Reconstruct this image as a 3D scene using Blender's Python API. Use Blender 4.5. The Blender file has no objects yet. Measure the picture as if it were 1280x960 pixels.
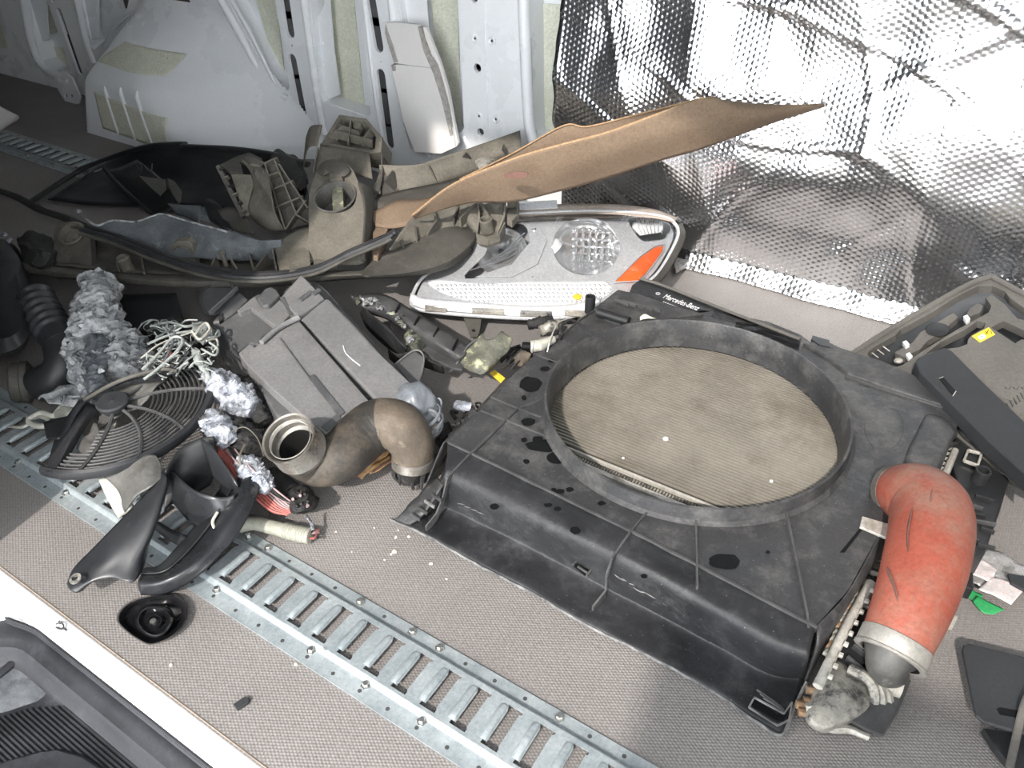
import bpy, bmesh, math, random
from mathutils import Vector, Matrix, noise
from mathutils.geometry import tessellate_polygon
random.seed(7)
rnd = random.random
def rr(a, b): return a + (b - a) * random.random()
C = bpy.context.scene.collection
SC = bpy.context.scene

# ------------------------------------------------------------------ camera
FPX = 968.493; YAW, PITCH, ROLL, CH = -0.57766, 0.65298, -0.014916, 1.00612
_cy, _sy, _cp, _sp = math.cos(YAW), math.sin(YAW), math.cos(PITCH), math.sin(PITCH)
FW = Vector((_sy*_cp, _cy*_cp, -_sp)); _r0 = Vector((_cy, -_sy, 0)); _u0 = _r0.cross(FW)
RT = _r0*math.cos(ROLL) + _u0*math.sin(ROLL); UP = -_r0*math.sin(ROLL) + _u0*math.cos(ROLL)
CAM = Vector((0, 0, CH))
cd = bpy.data.cameras.new('camera'); co = bpy.data.objects.new('camera', cd); C.objects.link(co)
cd.sensor_width = 36; cd.lens = FPX/1280*36; cd.clip_start = .02; cd.clip_end = 200
M = Matrix((RT, UP, -FW)).transposed().to_4x4(); M.translation = CAM; co.matrix_world = M
SC.camera = co
# ------------------------------------------------------------------ world, sun, exposure
w = bpy.data.worlds.new('sky'); SC.world = w; w.use_nodes = True
nt = w.node_tree; bg = nt.nodes['Background']
bg.inputs['Color'].default_value = (.94, .97, 1.0, 1)
_tc = nt.nodes.new('ShaderNodeTexCoord'); _sx = nt.nodes.new('ShaderNodeSeparateXYZ'); _mr = nt.nodes.new('ShaderNodeMapRange')
nt.links.new(_tc.outputs['Generated'], _sx.inputs[0]); nt.links.new(_sx.outputs['Z'], _mr.inputs[0])      # hazy sky: bright low down, darker overhead
_mr.inputs[1].default_value = 0; _mr.inputs[2].default_value = .85; _mr.inputs[3].default_value = 9.5; _mr.inputs[4].default_value = 2.2
nt.links.new(_mr.outputs[0], bg.inputs['Strength'])
sd = bpy.data.lights.new('sun', 'SUN'); sd.energy = 4.3; sd.angle = math.radians(1.2); sd.color = (1, .93, .86)
so = bpy.data.objects.new('sun', sd); C.objects.link(so); so.location = (0, -5, 6)
so.rotation_euler = Vector((-.16, 1.12, -1.0)).to_track_quat('-Z', 'Y').to_euler()
SC.view_settings.view_transform = 'Standard'; SC.view_settings.look = 'None'
SC.view_settings.exposure = 0.2; SC.view_settings.gamma = 1.0
SC.view_settings.use_curve_mapping = False

# ------------------------------------------------------------------ pixel -> point helpers
def ray(px, py): return FW + RT*((px-640)/FPX) - UP*((py-480)/FPX)
def S(px, py, z=0.0):
    d = ray(px, py); return CAM + d*((z-CAM.z)/d.z)
def W(px, py, y=1.85):
    d = ray(px, py); return CAM + d*((y-CAM.y)/d.y)
class Plane:                       # a tilted plane through three (px, py, z) points
    def __init__(s, a, b, c):
        s.o = S(*a); s.n = (S(*b)-s.o).cross(S(*c)-s.o).normalized()
        if s.n.z < 0: s.n = -s.n
    def __call__(s, px, py, h=0.0):
        d = ray(px, py); t = (s.o + s.n*h - CAM).dot(s.n)/d.dot(s.n); return CAM + d*t
class Flat:
    def __init__(s, z): s.z = z; s.n = Vector((0, 0, 1))
    def __call__(s, px, py, h=0.0): return S(px, py, s.z+h)

# ------------------------------------------------------------------ mesh builder
def cr(pts, n):                    # Catmull-Rom through pts, n samples
    P = [Vector(p) for p in pts]
    if len(P) == 2: return [P[0].lerp(P[1], i/(n-1)) for i in range(n)]
    out = []; m = len(P)-1
    for i in range(n):
        t = i/(n-1)*m; k = min(int(t), m-1); u = t-k
        a = P[k-1] if k else P[0]*2-P[1]; b = P[k]; c = P[k+1]; d = P[k+2] if k+2 <= m else P[m]*2-P[m-1]
        out.append(.5*((2*b)+(c-a)*u+(2*a-5*b+4*c-d)*u*u+(3*b-a-3*c+d)*u**3))
    return out
def lin(vals, n):
    m = len(vals)-1; o = []
    for i in range(n):
        t = i/(n-1)*m; k = min(int(t), m-1); o.append(vals[k]+(vals[k+1]-vals[k])*(t-k))
    return o
class MB:
    def __init__(s): s.v = []; s.f = []
    def add(s, vs, fs):
        b = len(s.v); s.v += [Vector(x) for x in vs]; s.f += [tuple(i+b for i in f) for f in fs]; return s
    def box(s, c, sz, ax=None):    # centre, full size, optional axes
        c = Vector(c); X, Y, Z = ax or (Vector((1,0,0)), Vector((0,1,0)), Vector((0,0,1)))
        vs = [c+X*(sz[0]/2*i)+Y*(sz[1]/2*j)+Z*(sz[2]/2*k) for i in (-1,1) for j in (-1,1) for k in (-1,1)]
        return s.add(vs, [(0,1,3,2),(4,6,7,5),(0,4,5,1),(2,3,7,6),(0,2,6,4),(1,5,7,3)])
    def bar(s, a, b, wd, ht, up=(0,0,1)):   # rectangular bar from a to b
        a, b = Vector(a), Vector(b); X = (b-a); L = X.length; X.normalize()
        Y = Vector(up).cross(X)
        if Y.length < 1e-4: Y = Vector((1,0,0)).cross(X)
        Y.normalize(); return s.box((a+b)/2, (L, wd, ht), (X, Y, X.cross(Y)))
    def fin(s, pts, h, t, down=Vector((0,0,-1))):  # thin wall standing along a polyline (top edge pts), h deep
        pts = [Vector(p) for p in pts]; n = len(pts); vs = []
        hs = h if isinstance(h, (list, tuple)) else [h]*n
        for i, p in enumerate(pts):
            d = pts[min(i+1, n-1)]-pts[max(i-1, 0)]; sd_ = d.cross(down).normalized()*(t/2)
            vs += [p+sd_, p-sd_, p-sd_+down*hs[i], p+sd_+down*hs[i]]
        fs = [(0,1,2,3), tuple(4*(n-1)+k for k in (3,2,1,0))]
        for i in range(n-1):
            for k in range(4): fs.append((4*i+k, 4*i+4+k, 4*i+4+(k+1)%4, 4*i+(k+1)%4))
        return s.add(vs, fs)
    def tube(s, path, rad, seg=12, caps=True, flat=1.0, upv=None):
        P = [Vector(p) for p in path]; n = len(P); R_ = rad if isinstance(rad, (list, tuple)) else [rad]*n
        if len(R_) != n: R_ = lin(list(R_), n)
        t0 = (P[1]-P[0]).normalized(); N = Vector(upv) if upv else Vector((0,0,1))
        if abs(N.normalized().dot(t0)) > .95: N = Vector((1,0,0))
        N = (N-t0*N.dot(t0)).normalized(); vs = []
        for i in range(n):
            t = (P[min(i+1,n-1)]-P[max(i-1,0)])
            t = t.normalized() if t.length > 1e-9 else t0
            N = (N-t*N.dot(t)); N = N.normalized() if N.length > 1e-6 else t.orthogonal().normalized()
            B = t.cross(N)
            for k in range(seg):
                a = 2*math.pi*k/seg; vs.append(P[i]+N*(math.cos(a)*R_[i]*flat)+B*(math.sin(a)*R_[i]))
        fs = [(i*seg+k, i*seg+(k+1)%seg, (i+1)*seg+(k+1)%seg, (i+1)*seg+k) for i in range(n-1) for k in range(seg)]
        if caps: fs += [tuple(range(seg))[::-1], tuple((n-1)*seg+k for k in range(seg))]
        return s.add(vs, fs)
    def lathe(s, c, axis, prof, seg=32, a0=0, a1=2*math.pi, xdir=None):  # prof: (r, h) along axis
        c = Vector(c); A = Vector(axis).normalized(); X = Vector(xdir) if xdir else A.orthogonal()
        X = (X-A*X.dot(A)).normalized(); Y = A.cross(X); full = abs(a1-a0-2*math.pi) < 1e-6
        m = seg if full else seg+1; vs = []
        for r, h in prof:
            for k in range(m):
                a = a0+(a1-a0)*k/seg; vs.append(c+A*h+X*(r*math.cos(a))+Y*(r*math.sin(a)))
        fs = []
        for i in range(len(prof)-1):
            for k in range(seg):
                k2 = (k+1) % m; fs.append((i*m+k, i*m+k2, (i+1)*m+k2, (i+1)*m+k))
        return s.add(vs, fs)
    def grid(s, rows, closed=False):
        m, n = len(rows), len(rows[0]); vs = [p for r in rows for p in r]
        fs = [(i*n+j, i*n+(j+1) % n, (i+1)*n+(j+1) % n, (i+1)*n+j) for i in range(m-1) for j in range(n if closed else n-1)]
        return s.add(vs, fs)
    def loft(s, rows, n=16, m=16, rowlin=False):   # rows of points, each row any length
        R_ = [cr(r, n) for r in rows]
        cols = []
        for j in range(n):
            col = [r[j] for r in R_]
            cols.append(lin(col, m) if rowlin else cr(col, m))
        return s.grid([[cols[j][i] for j in range(n)] for i in range(m)])
    def plate(s, loops, top, bot):  # loops of 2D tuples (first outer, others holes); top/bot map (u,v)->point
        L = [[Vector((x[0], x[1], 0)) for x in lp] for lp in loops]
        tri = tessellate_polygon(L); fl = [x for lp in L for x in lp]
        T_ = [top(x.x, x.y) for x in fl]; B_ = [bot(x.x, x.y) for x in fl]; n = len(fl)
        fs = []
        # orient by comparing to top->bottom direction
        for t in tri:
            a, b, c = (T_[i] for i in t); nn = (b-a).cross(c-a)
            t = tuple(t) if nn.dot(T_[t[0]]-B_[t[0]]) > 0 else tuple(reversed(t))
            fs += [t, tuple(n+i for i in reversed(t))]
        k = 0
        for lp in L:
            m = len(lp)
            for i in range(m): fs.append((k+i, k+(i+1) % m, n+k+(i+1) % m, n+k+i))
            k += m
        return s.add(T_+B_, fs)
    def slab(s, outer, surf, t, holes=(), h=0.0):  # pixel outline on a surface (Plane/Flat), thickness t downward
        return s.plate([outer]+list(holes), lambda u, v: surf(u, v, h), lambda u, v: surf(u, v, h)-surf.n*t)
    def jit(s, a, f=40):
        s.v = [p+Vector((noise.noise(p*f), noise.noise(p*f+Vector((9,3,1))), noise.noise(p*f+Vector((2,7,5)))))*a for p in s.v]; return s
WL = {}
def obj(name, mb, mat, parent=None, smooth=None, bevel=0, solid=0, kind=None, sub=0, label=None, seg=2):
    c = sum(mb.v, Vector())/max(1, len(mb.v))
    me = bpy.data.meshes.new(name); me.from_pydata([p-c for p in mb.v], [], mb.f); me.update()
    bm = bmesh.new(); bm.from_mesh(me)
    bmesh.ops.recalc_face_normals(bm, faces=bm.faces); bm.to_mesh(me); bm.free()
    me.materials.append(mat)
    o = bpy.data.objects.new(name, me); C.objects.link(o)
    pw = WL[parent.name] if parent else Vector()
    o.location = c-pw; WL[o.name] = c.copy()
    if parent: o.parent = parent
    if smooth is None: smooth = 35
    if smooth:
        me.shade_smooth(); me.set_sharp_from_angle(angle=math.radians(smooth))
    if solid:
        m = o.modifiers.new('solid', 'SOLIDIFY'); m.thickness = solid; m.offset = -1
    if sub:
        m = o.modifiers.new('sub', 'SUBSURF'); m.levels = sub; m.render_levels = sub
    if bevel:
        m = o.modifiers.new('bevel', 'BEVEL'); m.width = bevel; m.segments = seg; m.limit_method = 'ANGLE'; m.angle_limit = math.radians(40)
    if kind: o['kind'] = kind
    if label: o['label'] = label
    return o
def thing(name, label, cat, loc, group=None):
    o = bpy.data.objects.new(name, None); C.objects.link(o); o.empty_display_size = .05
    loc = Vector(loc); o.location = loc; WL[o.name] = loc.copy()
    o['label'] = label; o['category'] = cat
    if group: o['group'] = group
    return o
def tag(o, label, cat, group=None):
    o['label'] = label; o['category'] = cat
    if group: o['group'] = group
    return o
def circ(cx, cy, rx, ry=None, n=24, a0=0):
    ry = rx if ry is None else ry
    return [(cx+rx*math.cos(a0+2*math.pi*i/n), cy+ry*math.sin(a0+2*math.pi*i/n)) for i in range(n)]
def pill(cx, cy, w_, h_, n=6):     # vertical rounded slot in 2D
    r = w_/2; o = []
    for i in range(n+1):
        a = math.pi*i/n; o.append((cx+r*math.cos(a), cy+h_/2-r+r*math.sin(a)))
    for i in range(n+1):
        a = math.pi+math.pi*i/n; o.append((cx+r*math.cos(a), cy-h_/2+r+r*math.sin(a)))
    return o
def rrect(x0, y0, x1, y1, r=.02, n=4):
    o = []
    for cx, cy, a in ((x1-r, y1-r, 0), (x0+r, y1-r, 90), (x0+r, y0+r, 180), (x1-r, y0+r, 270)):
        for i in range(n+1):
            t = math.radians(a+90*i/n); o.append((cx+r*math.cos(t), cy+r*math.sin(t)))
    return o

# ------------------------------------------------------------------ materials
def newmat(name):
    m = bpy.data.materials.new(name); m.use_nodes = True; nt = m.node_tree
    return m, nt, nt.nodes['Principled BSDF']
def N(nt, t, **k):
    n = nt.nodes.new(t)
    for a, b in k.items():
        if a in n.inputs: n.inputs[a].default_value = b
        else: setattr(n, a, b)
    return n
def ramp(nt, fac, c0, c1, p0=.35, p1=.65):
    r = nt.nodes.new('ShaderNodeValToRGB'); nt.links.new(fac, r.inputs[0])
    r.color_ramp.elements[0].position = p0; r.color_ramp.elements[1].position = p1
    r.color_ramp.elements[0].color = (*c0, 1); r.color_ramp.elements[1].color = (*c1, 1); return r
def mat(name, c0, c1=None, rough=.5, metal=0, scale=9, bump=0, bscale=60, dust=None, dscale=14, dlo=.52, dhi=.75,
        spots=None, sscale=60, slo=.02, spec=.5, rvar=.15, coat=0, grit=.22, gscale=170):
    m, nt, b = newmat(name); L = nt.links.new; c1 = c1 or c0
    tc = N(nt, 'ShaderNodeTexCoord'); g = N(nt, 'ShaderNodeNewGeometry'); pos = g.outputs['Position']
    n1 = N(nt, 'ShaderNodeTexNoise', Scale=scale, Detail=6.0, Roughness=.62); L(pos, n1.inputs['Vector'])
    col = ramp(nt, n1.outputs['Fac'], c0, c1).outputs['Color']
    if dust:
        n2 = N(nt, 'ShaderNodeTexNoise', Scale=dscale, Detail=9.0, Roughness=.75); L(pos, n2.inputs['Vector'])
        r = ramp(nt, n2.outputs['Fac'], (0,0,0), (1,1,1), dlo, dhi)
        mx = N(nt, 'ShaderNodeMix', data_type='RGBA'); L(r.outputs[0], mx.inputs[0]); L(col, mx.inputs[6]); mx.inputs[7].default_value = (*dust, 1)
        col = mx.outputs[2]
    if spots:
        v = N(nt, 'ShaderNodeTexVoronoi', Scale=sscale); L(pos, v.inputs['Vector'])
        r = ramp(nt, v.outputs['Distance'], (1,1,1), (0,0,0), slo, slo+.06)
        mx = N(nt, 'ShaderNodeMix', data_type='RGBA'); L(r.outputs[0], mx.inputs[0]); L(col, mx.inputs[6]); mx.inputs[7].default_value = (*spots, 1)
        col = mx.outputs[2]
    if grit:                             # fine dirt grain in the surface colour
        gn = N(nt, 'ShaderNodeTexNoise', Scale=gscale, Detail=6.0, Roughness=.8); L(pos, gn.inputs['Vector'])
        gr = N(nt, 'ShaderNodeMapRange'); L(gn.outputs['Fac'], gr.inputs[0]); gr.inputs[1].default_value = .32; gr.inputs[2].default_value = .68; gr.inputs[3].default_value = 1-grit; gr.inputs[4].default_value = 1+grit
        gs = N(nt, 'ShaderNodeVectorMath', operation='SCALE'); L(col, gs.inputs[0]); L(gr.outputs[0], gs.inputs['Scale']); col = gs.outputs[0]
    L(col, b.inputs['Base Color']); b.inputs['Metallic'].default_value = metal
    b.inputs['Specular IOR Level'].default_value = spec; b.inputs['Coat Weight'].default_value = coat
    mr = N(nt, 'ShaderNodeMapRange'); L(n1.outputs['Fac'], mr.inputs[0]); mr.inputs[1].default_value = .3; mr.inputs[2].default_value = .7
    mr.inputs[3].default_value = max(.02, rough-rvar); mr.inputs[4].default_value = min(1, rough+rvar); L(mr.outputs[0], b.inputs['Roughness'])
    if bump:
        n3 = N(nt, 'ShaderNodeTexNoise', Scale=bscale, Detail=5.0, Roughness=.6); L(pos, n3.inputs['Vector'])
        bp = N(nt, 'ShaderNodeBump', Strength=bump, Distance=.004); L(n3.outputs['Fac'], bp.inputs['Height']); L(bp.outputs[0], b.inputs['Normal'])
    return m
def hexwave(nt, pos, pitch, ax=('x', 'y')):
    """sum of three sine waves at 60 degrees: a hexagonal lattice of bumps"""
    L = nt.links.new; out = None; k = 2*math.pi/pitch*1.1547
    for a in (0, 60, 120):
        c, s_ = math.cos(math.radians(a))*k, math.sin(math.radians(a))*k
        v = {'x': 0, 'y': 0, 'z': 0}; v[ax[0]] = c; v[ax[1]] = s_
        d = N(nt, 'ShaderNodeVectorMath', operation='DOT_PRODUCT'); L(pos, d.inputs[0]); d.inputs[1].default_value = (v['x'], v['y'], v['z'])
        q = N(nt, 'ShaderNodeMath', operation='COSINE'); L(d.outputs['Value'], q.inputs[0])
        if out is None: out = q.outputs[0]
        else:
            p = N(nt, 'ShaderNodeMath', operation='ADD'); L(out, p.inputs[0]); L(q.outputs[0], p.inputs[1]); out = p.outputs[0]
    return out
def floor_mat():
    m, nt, b = newmat('phenolic_floor'); L = nt.links.new
    pos = N(nt, 'ShaderNodeNewGeometry').outputs['Position']
    h = hexwave(nt, pos, .0050)
    n1 = N(nt, 'ShaderNodeTexNoise', Scale=3.0, Detail=8.0, Roughness=.65); L(pos, n1.inputs['Vector'])
    n2 = N(nt, 'ShaderNodeTexNoise', Scale=220.0, Detail=3.0); L(pos, n2.inputs['Vector'])
    col = ramp(nt, n1.outputs['Fac'], (.195, .180, .171), (.255, .238, .228), .3, .7)
    mr = N(nt, 'ShaderNodeMapRange'); L(h, mr.inputs[0]); mr.inputs[1].default_value = -1.5; mr.inputs[2].default_value = 1.2
    mr.inputs[3].default_value = .89; mr.inputs[4].default_value = 1.04
    mm = N(nt, 'ShaderNodeMath', operation='MULTIPLY'); L(mr.outputs[0], mm.inputs[0])
    m2 = N(nt, 'ShaderNodeMapRange'); L(n2.outputs['Fac'], m2.inputs[0]); m2.inputs[1].default_value = .3; m2.inputs[2].default_value = .7; m2.inputs[3].default_value = .82; m2.inputs[4].default_value = 1.18
    L(m2.outputs[0], mm.inputs[1])
    v = N(nt, 'ShaderNodeVectorMath', operation='SCALE'); L(col.outputs[0], v.inputs[0]); L(mm.outputs[0], v.inputs['Scale'])
    L(v.outputs[0], b.inputs['Base Color']); b.inputs['Roughness'].default_value = .55
    bp = N(nt, 'ShaderNodeBump', Strength=.3, Distance=.0007); L(h, bp.inputs['Height']); L(bp.outputs[0], b.inputs['Normal'])
    return m
def foil_mat():
    m, nt, b = newmat('bubble_foil'); L = nt.links.new
    pos = N(nt, 'ShaderNodeNewGeometry').outputs['Position']
    h = hexwave(nt, pos, .0135, ('x', 'z'))
    n1 = N(nt, 'ShaderNodeTexNoise', Scale=5.0, Detail=3.0, Roughness=.45, Distortion=.6); L(pos, n1.inputs['Vector'])
    n2 = N(nt, 'ShaderNodeTexVoronoi', feature='DISTANCE_TO_EDGE', Scale=26.0); L(pos, n2.inputs['Vector'])
    n3 = N(nt, 'ShaderNodeTexNoise', Scale=120.0, Detail=3.0); L(pos, n3.inputs['Vector'])
    b1 = N(nt, 'ShaderNodeBump', Strength=.29, Distance=.0007); L(h, b1.inputs['Height'])
    b2 = N(nt, 'ShaderNodeBump', Strength=.5, Distance=.012); L(n1.outputs['Fac'], b2.inputs['Height']); L(b1.outputs[0], b2.inputs['Normal'])
    b3 = N(nt, 'ShaderNodeBump', Strength=.12, Distance=.0015); L(n3.outputs['Fac'], b3.inputs['Height']); L(b2.outputs[0], b3.inputs['Normal'])
    L(b3.outputs[0], b.inputs['Normal'])
    b.inputs['Base Color'].default_value = (.86, .87, .89, 1); b.inputs['Metallic'].default_value = 1; b.inputs['Roughness'].default_value = .22
    return m
MT = {}
MT['floor'] = floor_mat(); MT['foil'] = foil_mat()
MT['paint'] = mat('white_body_paint', (.72,.745,.77), (.78,.80,.82), rough=.3, scale=3, rvar=.08, dust=(.5,.5,.49), dscale=9, dlo=.62, dhi=.95, grit=.04)
MT['cream'] = mat('cream_damping_pad', (.56,.57,.47), (.62,.63,.53), rough=.75, scale=30, bump=.15, bscale=200, spots=(.2,.2,.16), sscale=22, slo=.01)
MT['slotshade'] = mat('slot_shade_dark', (.035,.036,.038), (.09,.092,.095), rough=.6, scale=8)  # shade inside the wall slots, put into the colour
MT['galv'] = mat('galvanised_steel', (.31,.355,.375), (.42,.46,.475), rough=.42, metal=.4, scale=22, rvar=.1, dust=(.35,.36,.36), dscale=40, dlo=.6, dhi=.9)
MT['bolt'] = mat('zinc_bolt', (.6,.6,.58), (.45,.45,.43), rough=.3, metal=.9, scale=60)
MT['sill'] = mat('white_sill_paint', (.84,.84,.84), (.88,.88,.88), rough=.25, scale=3, rvar=.05, grit=.02)
MT['mat_black'] = mat('black_step_plastic', (.022,.023,.026), (.032,.033,.038), rough=.5, scale=12, dust=(.075,.082,.09), dscale=7, dlo=.56, dhi=.9, spec=.3)
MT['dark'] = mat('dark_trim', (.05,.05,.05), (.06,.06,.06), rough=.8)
MT['roof'] = mat('grey_roof_lining', (.26,.26,.26), (.32,.32,.32), rough=.9)
MT['ground'] = mat('outside_concrete', (.44,.43,.42), (.50,.49,.47), rough=.9, scale=2)
MT['rustline'] = mat('dirt_line', (.30,.24,.19), (.22,.18,.15), rough=.9, scale=30)
def pm(p): return FPX/((p-CAM).dot(FW))       # pixels per metre at a point
def dome(b, outline, surf, prof, c=None):
    """rings of a pixel outline scaled about its centre, at heights over a surface"""
    cx = sum(p[0] for p in outline)/len(outline) if not c else c[0]; cy = sum(p[1] for p in outline)/len(outline) if not c else c[1]
    rows = [[surf(cx+(x-cx)*s_, cy+(y-cy)*s_, h) for x, y in outline] for s_, h in prof]
    n0 = len(b.v); b.grid(rows, closed=True); n = len(outline)
    b.f.append(tuple(n0+(len(prof)-1)*n+k for k in range(n))); return b
def smoothloop(pts, n=36):
    P = [Vector((p[0], p[1], 0)) for p in pts]; m = len(P); out = []
    for i in range(n):
        t = i/n*m; k = int(t); u = t-k; a, b_, c, d = P[(k-1) % m], P[k % m], P[(k+1) % m], P[(k+2) % m]
        q = .5*((2*b_)+(c-a)*u+(2*a-5*b_+4*c-d)*u*u+(3*b_-a-3*c+d)*u**3); out.append((q.x, q.y))
    return out
# ================================================================== THE SETTING
def struct(o): o['kind'] = 'structure'; return o
YW = 1.85; YSK = 1.925
# floor
b = MB(); b.box((-1.7, 1.105, -.012), (6.2, 1.735, .024)); struct(obj('floor', b, MT['floor']))
# van shell round the load space
b = MB(); b.box((-.2, 1.02, 1.9), (3.2, 1.96, .05)); struct(obj('ceiling', b, MT['roof']))
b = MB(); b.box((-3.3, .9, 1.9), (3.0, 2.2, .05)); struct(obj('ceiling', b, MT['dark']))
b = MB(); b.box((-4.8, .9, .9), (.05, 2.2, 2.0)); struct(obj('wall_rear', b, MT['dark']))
b = MB(); b.box((1.4, .9, .9), (.05, 2.2, 2.0)); struct(obj('wall_bulkhead', b, MT['roof']))
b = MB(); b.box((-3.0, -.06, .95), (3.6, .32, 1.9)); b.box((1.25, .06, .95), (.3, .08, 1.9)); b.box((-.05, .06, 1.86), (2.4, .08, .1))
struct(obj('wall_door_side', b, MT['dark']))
b = MB(); b.box((1.0, -1.1, .48), (1.85, .12, 2.36)); struct(obj('shadow_blocker', b, MT['ground']))  # slab added out of view to throw a shadow over the near floor
b = MB(); b.box((0, -4, -.72), (24, 8, .04)); struct(obj('ground_outside', b, MT['ground']))

# side wall with openings: plate in (x, z) at y = YW, holes run back to the skin
def wx(px, py, y=YW): p = W(px, py, y); return (p.x, p.z)
holes = []
def slot(px0, py0, px1, py1, wd):        # slotted hole between two pixel points
    a, c = wx(px0, py0), wx(px1, py1); d = Vector((c[0]-a[0], c[1]-a[1])); L = d.length; d.normalize(); n = Vector((-d.y, d.x)); r = wd/2; o = []
    for k in range(7):
        t = math.pi*k/6; o.append(tuple(Vector(a)+n*r*math.cos(t)-d*(r*math.sin(t)-r)))
    for k in range(7):
        t = math.pi*k/6; o.append(tuple(Vector(c)-n*r*math.cos(t)+d*(r*math.sin(t)-r)))
    return o
def pxh(pts): return [wx(*p) for p in pts]
slots = [slot(352, -30, 364, 48, .036), slot(364, 67, 382, 161, .036), slot(459, -30, 475, 66, .034), slot(475, 86, 488, 186, .034),
         slot(506, 150, 517, 189, .02), slot(72, 10, 101, 94, .034), slot(45, -60, 66, 4, .034)]
# windows: sunk bays between the posts
bayA = pxh([(-160,-40),(-20,-40),(12,68),(2,76),(-120,60)])
bayB = pxh([(15,-40),(45,-40),(90,92),(66,88),(52,76)])
bayC = pxh([(88,-40),(165,-20),(155,30),(118,62),(106,52)])
bayD = pxh([(262,-40),(337,-40),(362,108),(358,120),(348,118)])
bayE = pxh([(383,-40),(448,-40),(463,143),(458,146),(404,128),(398,118)])
bayF = pxh([(490,-40),(570,-40),(580,160),(574,168),(534,162),(520,140)])
bayG = pxh([(660,-40),(726,-40),(722,178),(672,178),(664,168)])
wins = [bayA, bayB, bayC, bayD, bayE, bayF, bayG]
small = [pxh([(165,-20),(194,-20),(193,4),(168,-1)]), pxh([(207,-20),(230,-20),(241,12),(212,7)])]
for px, py, r in [(597,85,.012),(601,165,.011),(593,-3,.012),(365,57,.004),(476,77,.004),(356,131,.007)]:
    c = wx(px, py); small.append(circ(c[0], c[1], r, n=12))
outer = [(-4.75, -.02), (-.94, -.02), (-.94, 1.85), (-4.75, 1.85)]
b = MB(); b.plate([outer]+wins+slots+small, lambda u, v: Vector((u, YW, v)), lambda u, v: Vector((u, YW+.010, v)))
wall = struct(obj('wall_side', b, MT['paint'], smooth=0, bevel=.006))
for wn in wins:                       # return flanges of each sunk bay, back to the skin
    b = MB(); b.grid([[Vector((u, y, v)) for u, v in wn] for y in (YW+.004, YW+.04, YSK)], closed=True); struct(obj('bay_return', b, MT['paint'], smooth=0, solid=.002))
b = MB(); b.box((-1.7, YSK+.01, .9), (6.2, .02, 1.95)); struct(obj('wall_skin', b, MT['paint']))
# dark strips behind the slots and holes, standing in for the shade inside
b = MB()
for (a, c) in [((345,-60),(392,175)), ((455,-60),(496,200)), ((500,140),(524,200)), ((590,-8),(608,176)), ((64,-60),(106,100)), ((160,-50),(248,20))]:
    for k in range(6):
        if a[0] == 160:
            b.box((W(200,-10).x, YW+.0145, W(200,-10).z), (.5,.003,.16)); break
        p = W(a[0]+(c[0]-a[0])*(k+.5)/6, a[1]+(c[1]-a[1])*(k+.5)/6, YW+.0145); q = (W(*c, YW+.06)-W(*a, YW+.06))/6
        b.box((p.x, YW+.0145, p.z), (.06+abs(q.x), .003, abs(q.z)*1.15))
struct(obj('slot_shade_strips', b, MT['slotshade']))
# cream damping pads on the skin
def pad(pts, y=YSK-.002, t=.003, name='damping_pad'):
    b = MB(); b.plate([[ (W(px,py,y).x, W(px,py,y).z) for px, py in pts]], lambda u, v: Vector((u, y-t, v)), lambda u, v: Vector((u, y, v)))
    return struct(obj(name, b, MT['cream'], smooth=0, bevel=.001))
pad([(412,-30),(440,-30),(457,139),(424,129)]); pad([(536,-30),(572,-30),(577,168),(563,160),(550,110)])
pad([(677,4),(722,6),(723,60),(721,120),(717,170),(680,178)]); pad([(312,-30),(342,-30),(358,106),(350,104)])
pad([(48,52),(92,64),(96,92),(60,86)]); pad([(35,-30),(60,-30),(72,40),(50,48)]); pad([(-30,-20),(10,-20),(14,60),(-30,60)])
# sheet panels set inside the bays
def wplate(name, pts, y, t, m, bev=.003, holes=()):
    f = lambda L: [(W(px,py,y).x, W(px,py,y).z) for px, py in L]
    b = MB(); b.plate([f(pts)]+[f(h) for h in holes], lambda u, v: Vector((u, y, v)), lambda u, v: Vector((u, y+t, v)))
    return struct(obj(name, b, m, smooth=0, bevel=bev))
hole = [(383,22),(388,10),(396,14),(404,-12),(386,-30),(408,-30),(406,8),(398,22),(391,25)]
wplate('inner_panel', [(378,-40),(409,-40),(417,60),(425,118),(401,128),(394,90)], YW+.028, .004, MT['paint'], holes=[[(384,14),(393,13),(399,-8),(406,-20),(405,6),(397,23),(386,24)]])
wplate('inner_panel', [(25,-40),(55,-40),(62,50),(46,52)], YW+.03, .004, MT['paint'])
wplate('inner_panel', [(100,-40),(122,-40),(124,48),(104,50)], YW+.03, .004, MT['paint'])
wplate('inner_panel', [(490,-40),(530,-40),(536,40),(500,44)], YW+.03, .004, MT['paint'])
# pressed creases on the light panel
b = MB()
for py in (58, 84, 112):
    b.bar(W(388,py,YW+.027), W(404,py-4,YW+.027), .006, .006)
struct(obj('pressed_crease', b, MT['paint']))
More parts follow.
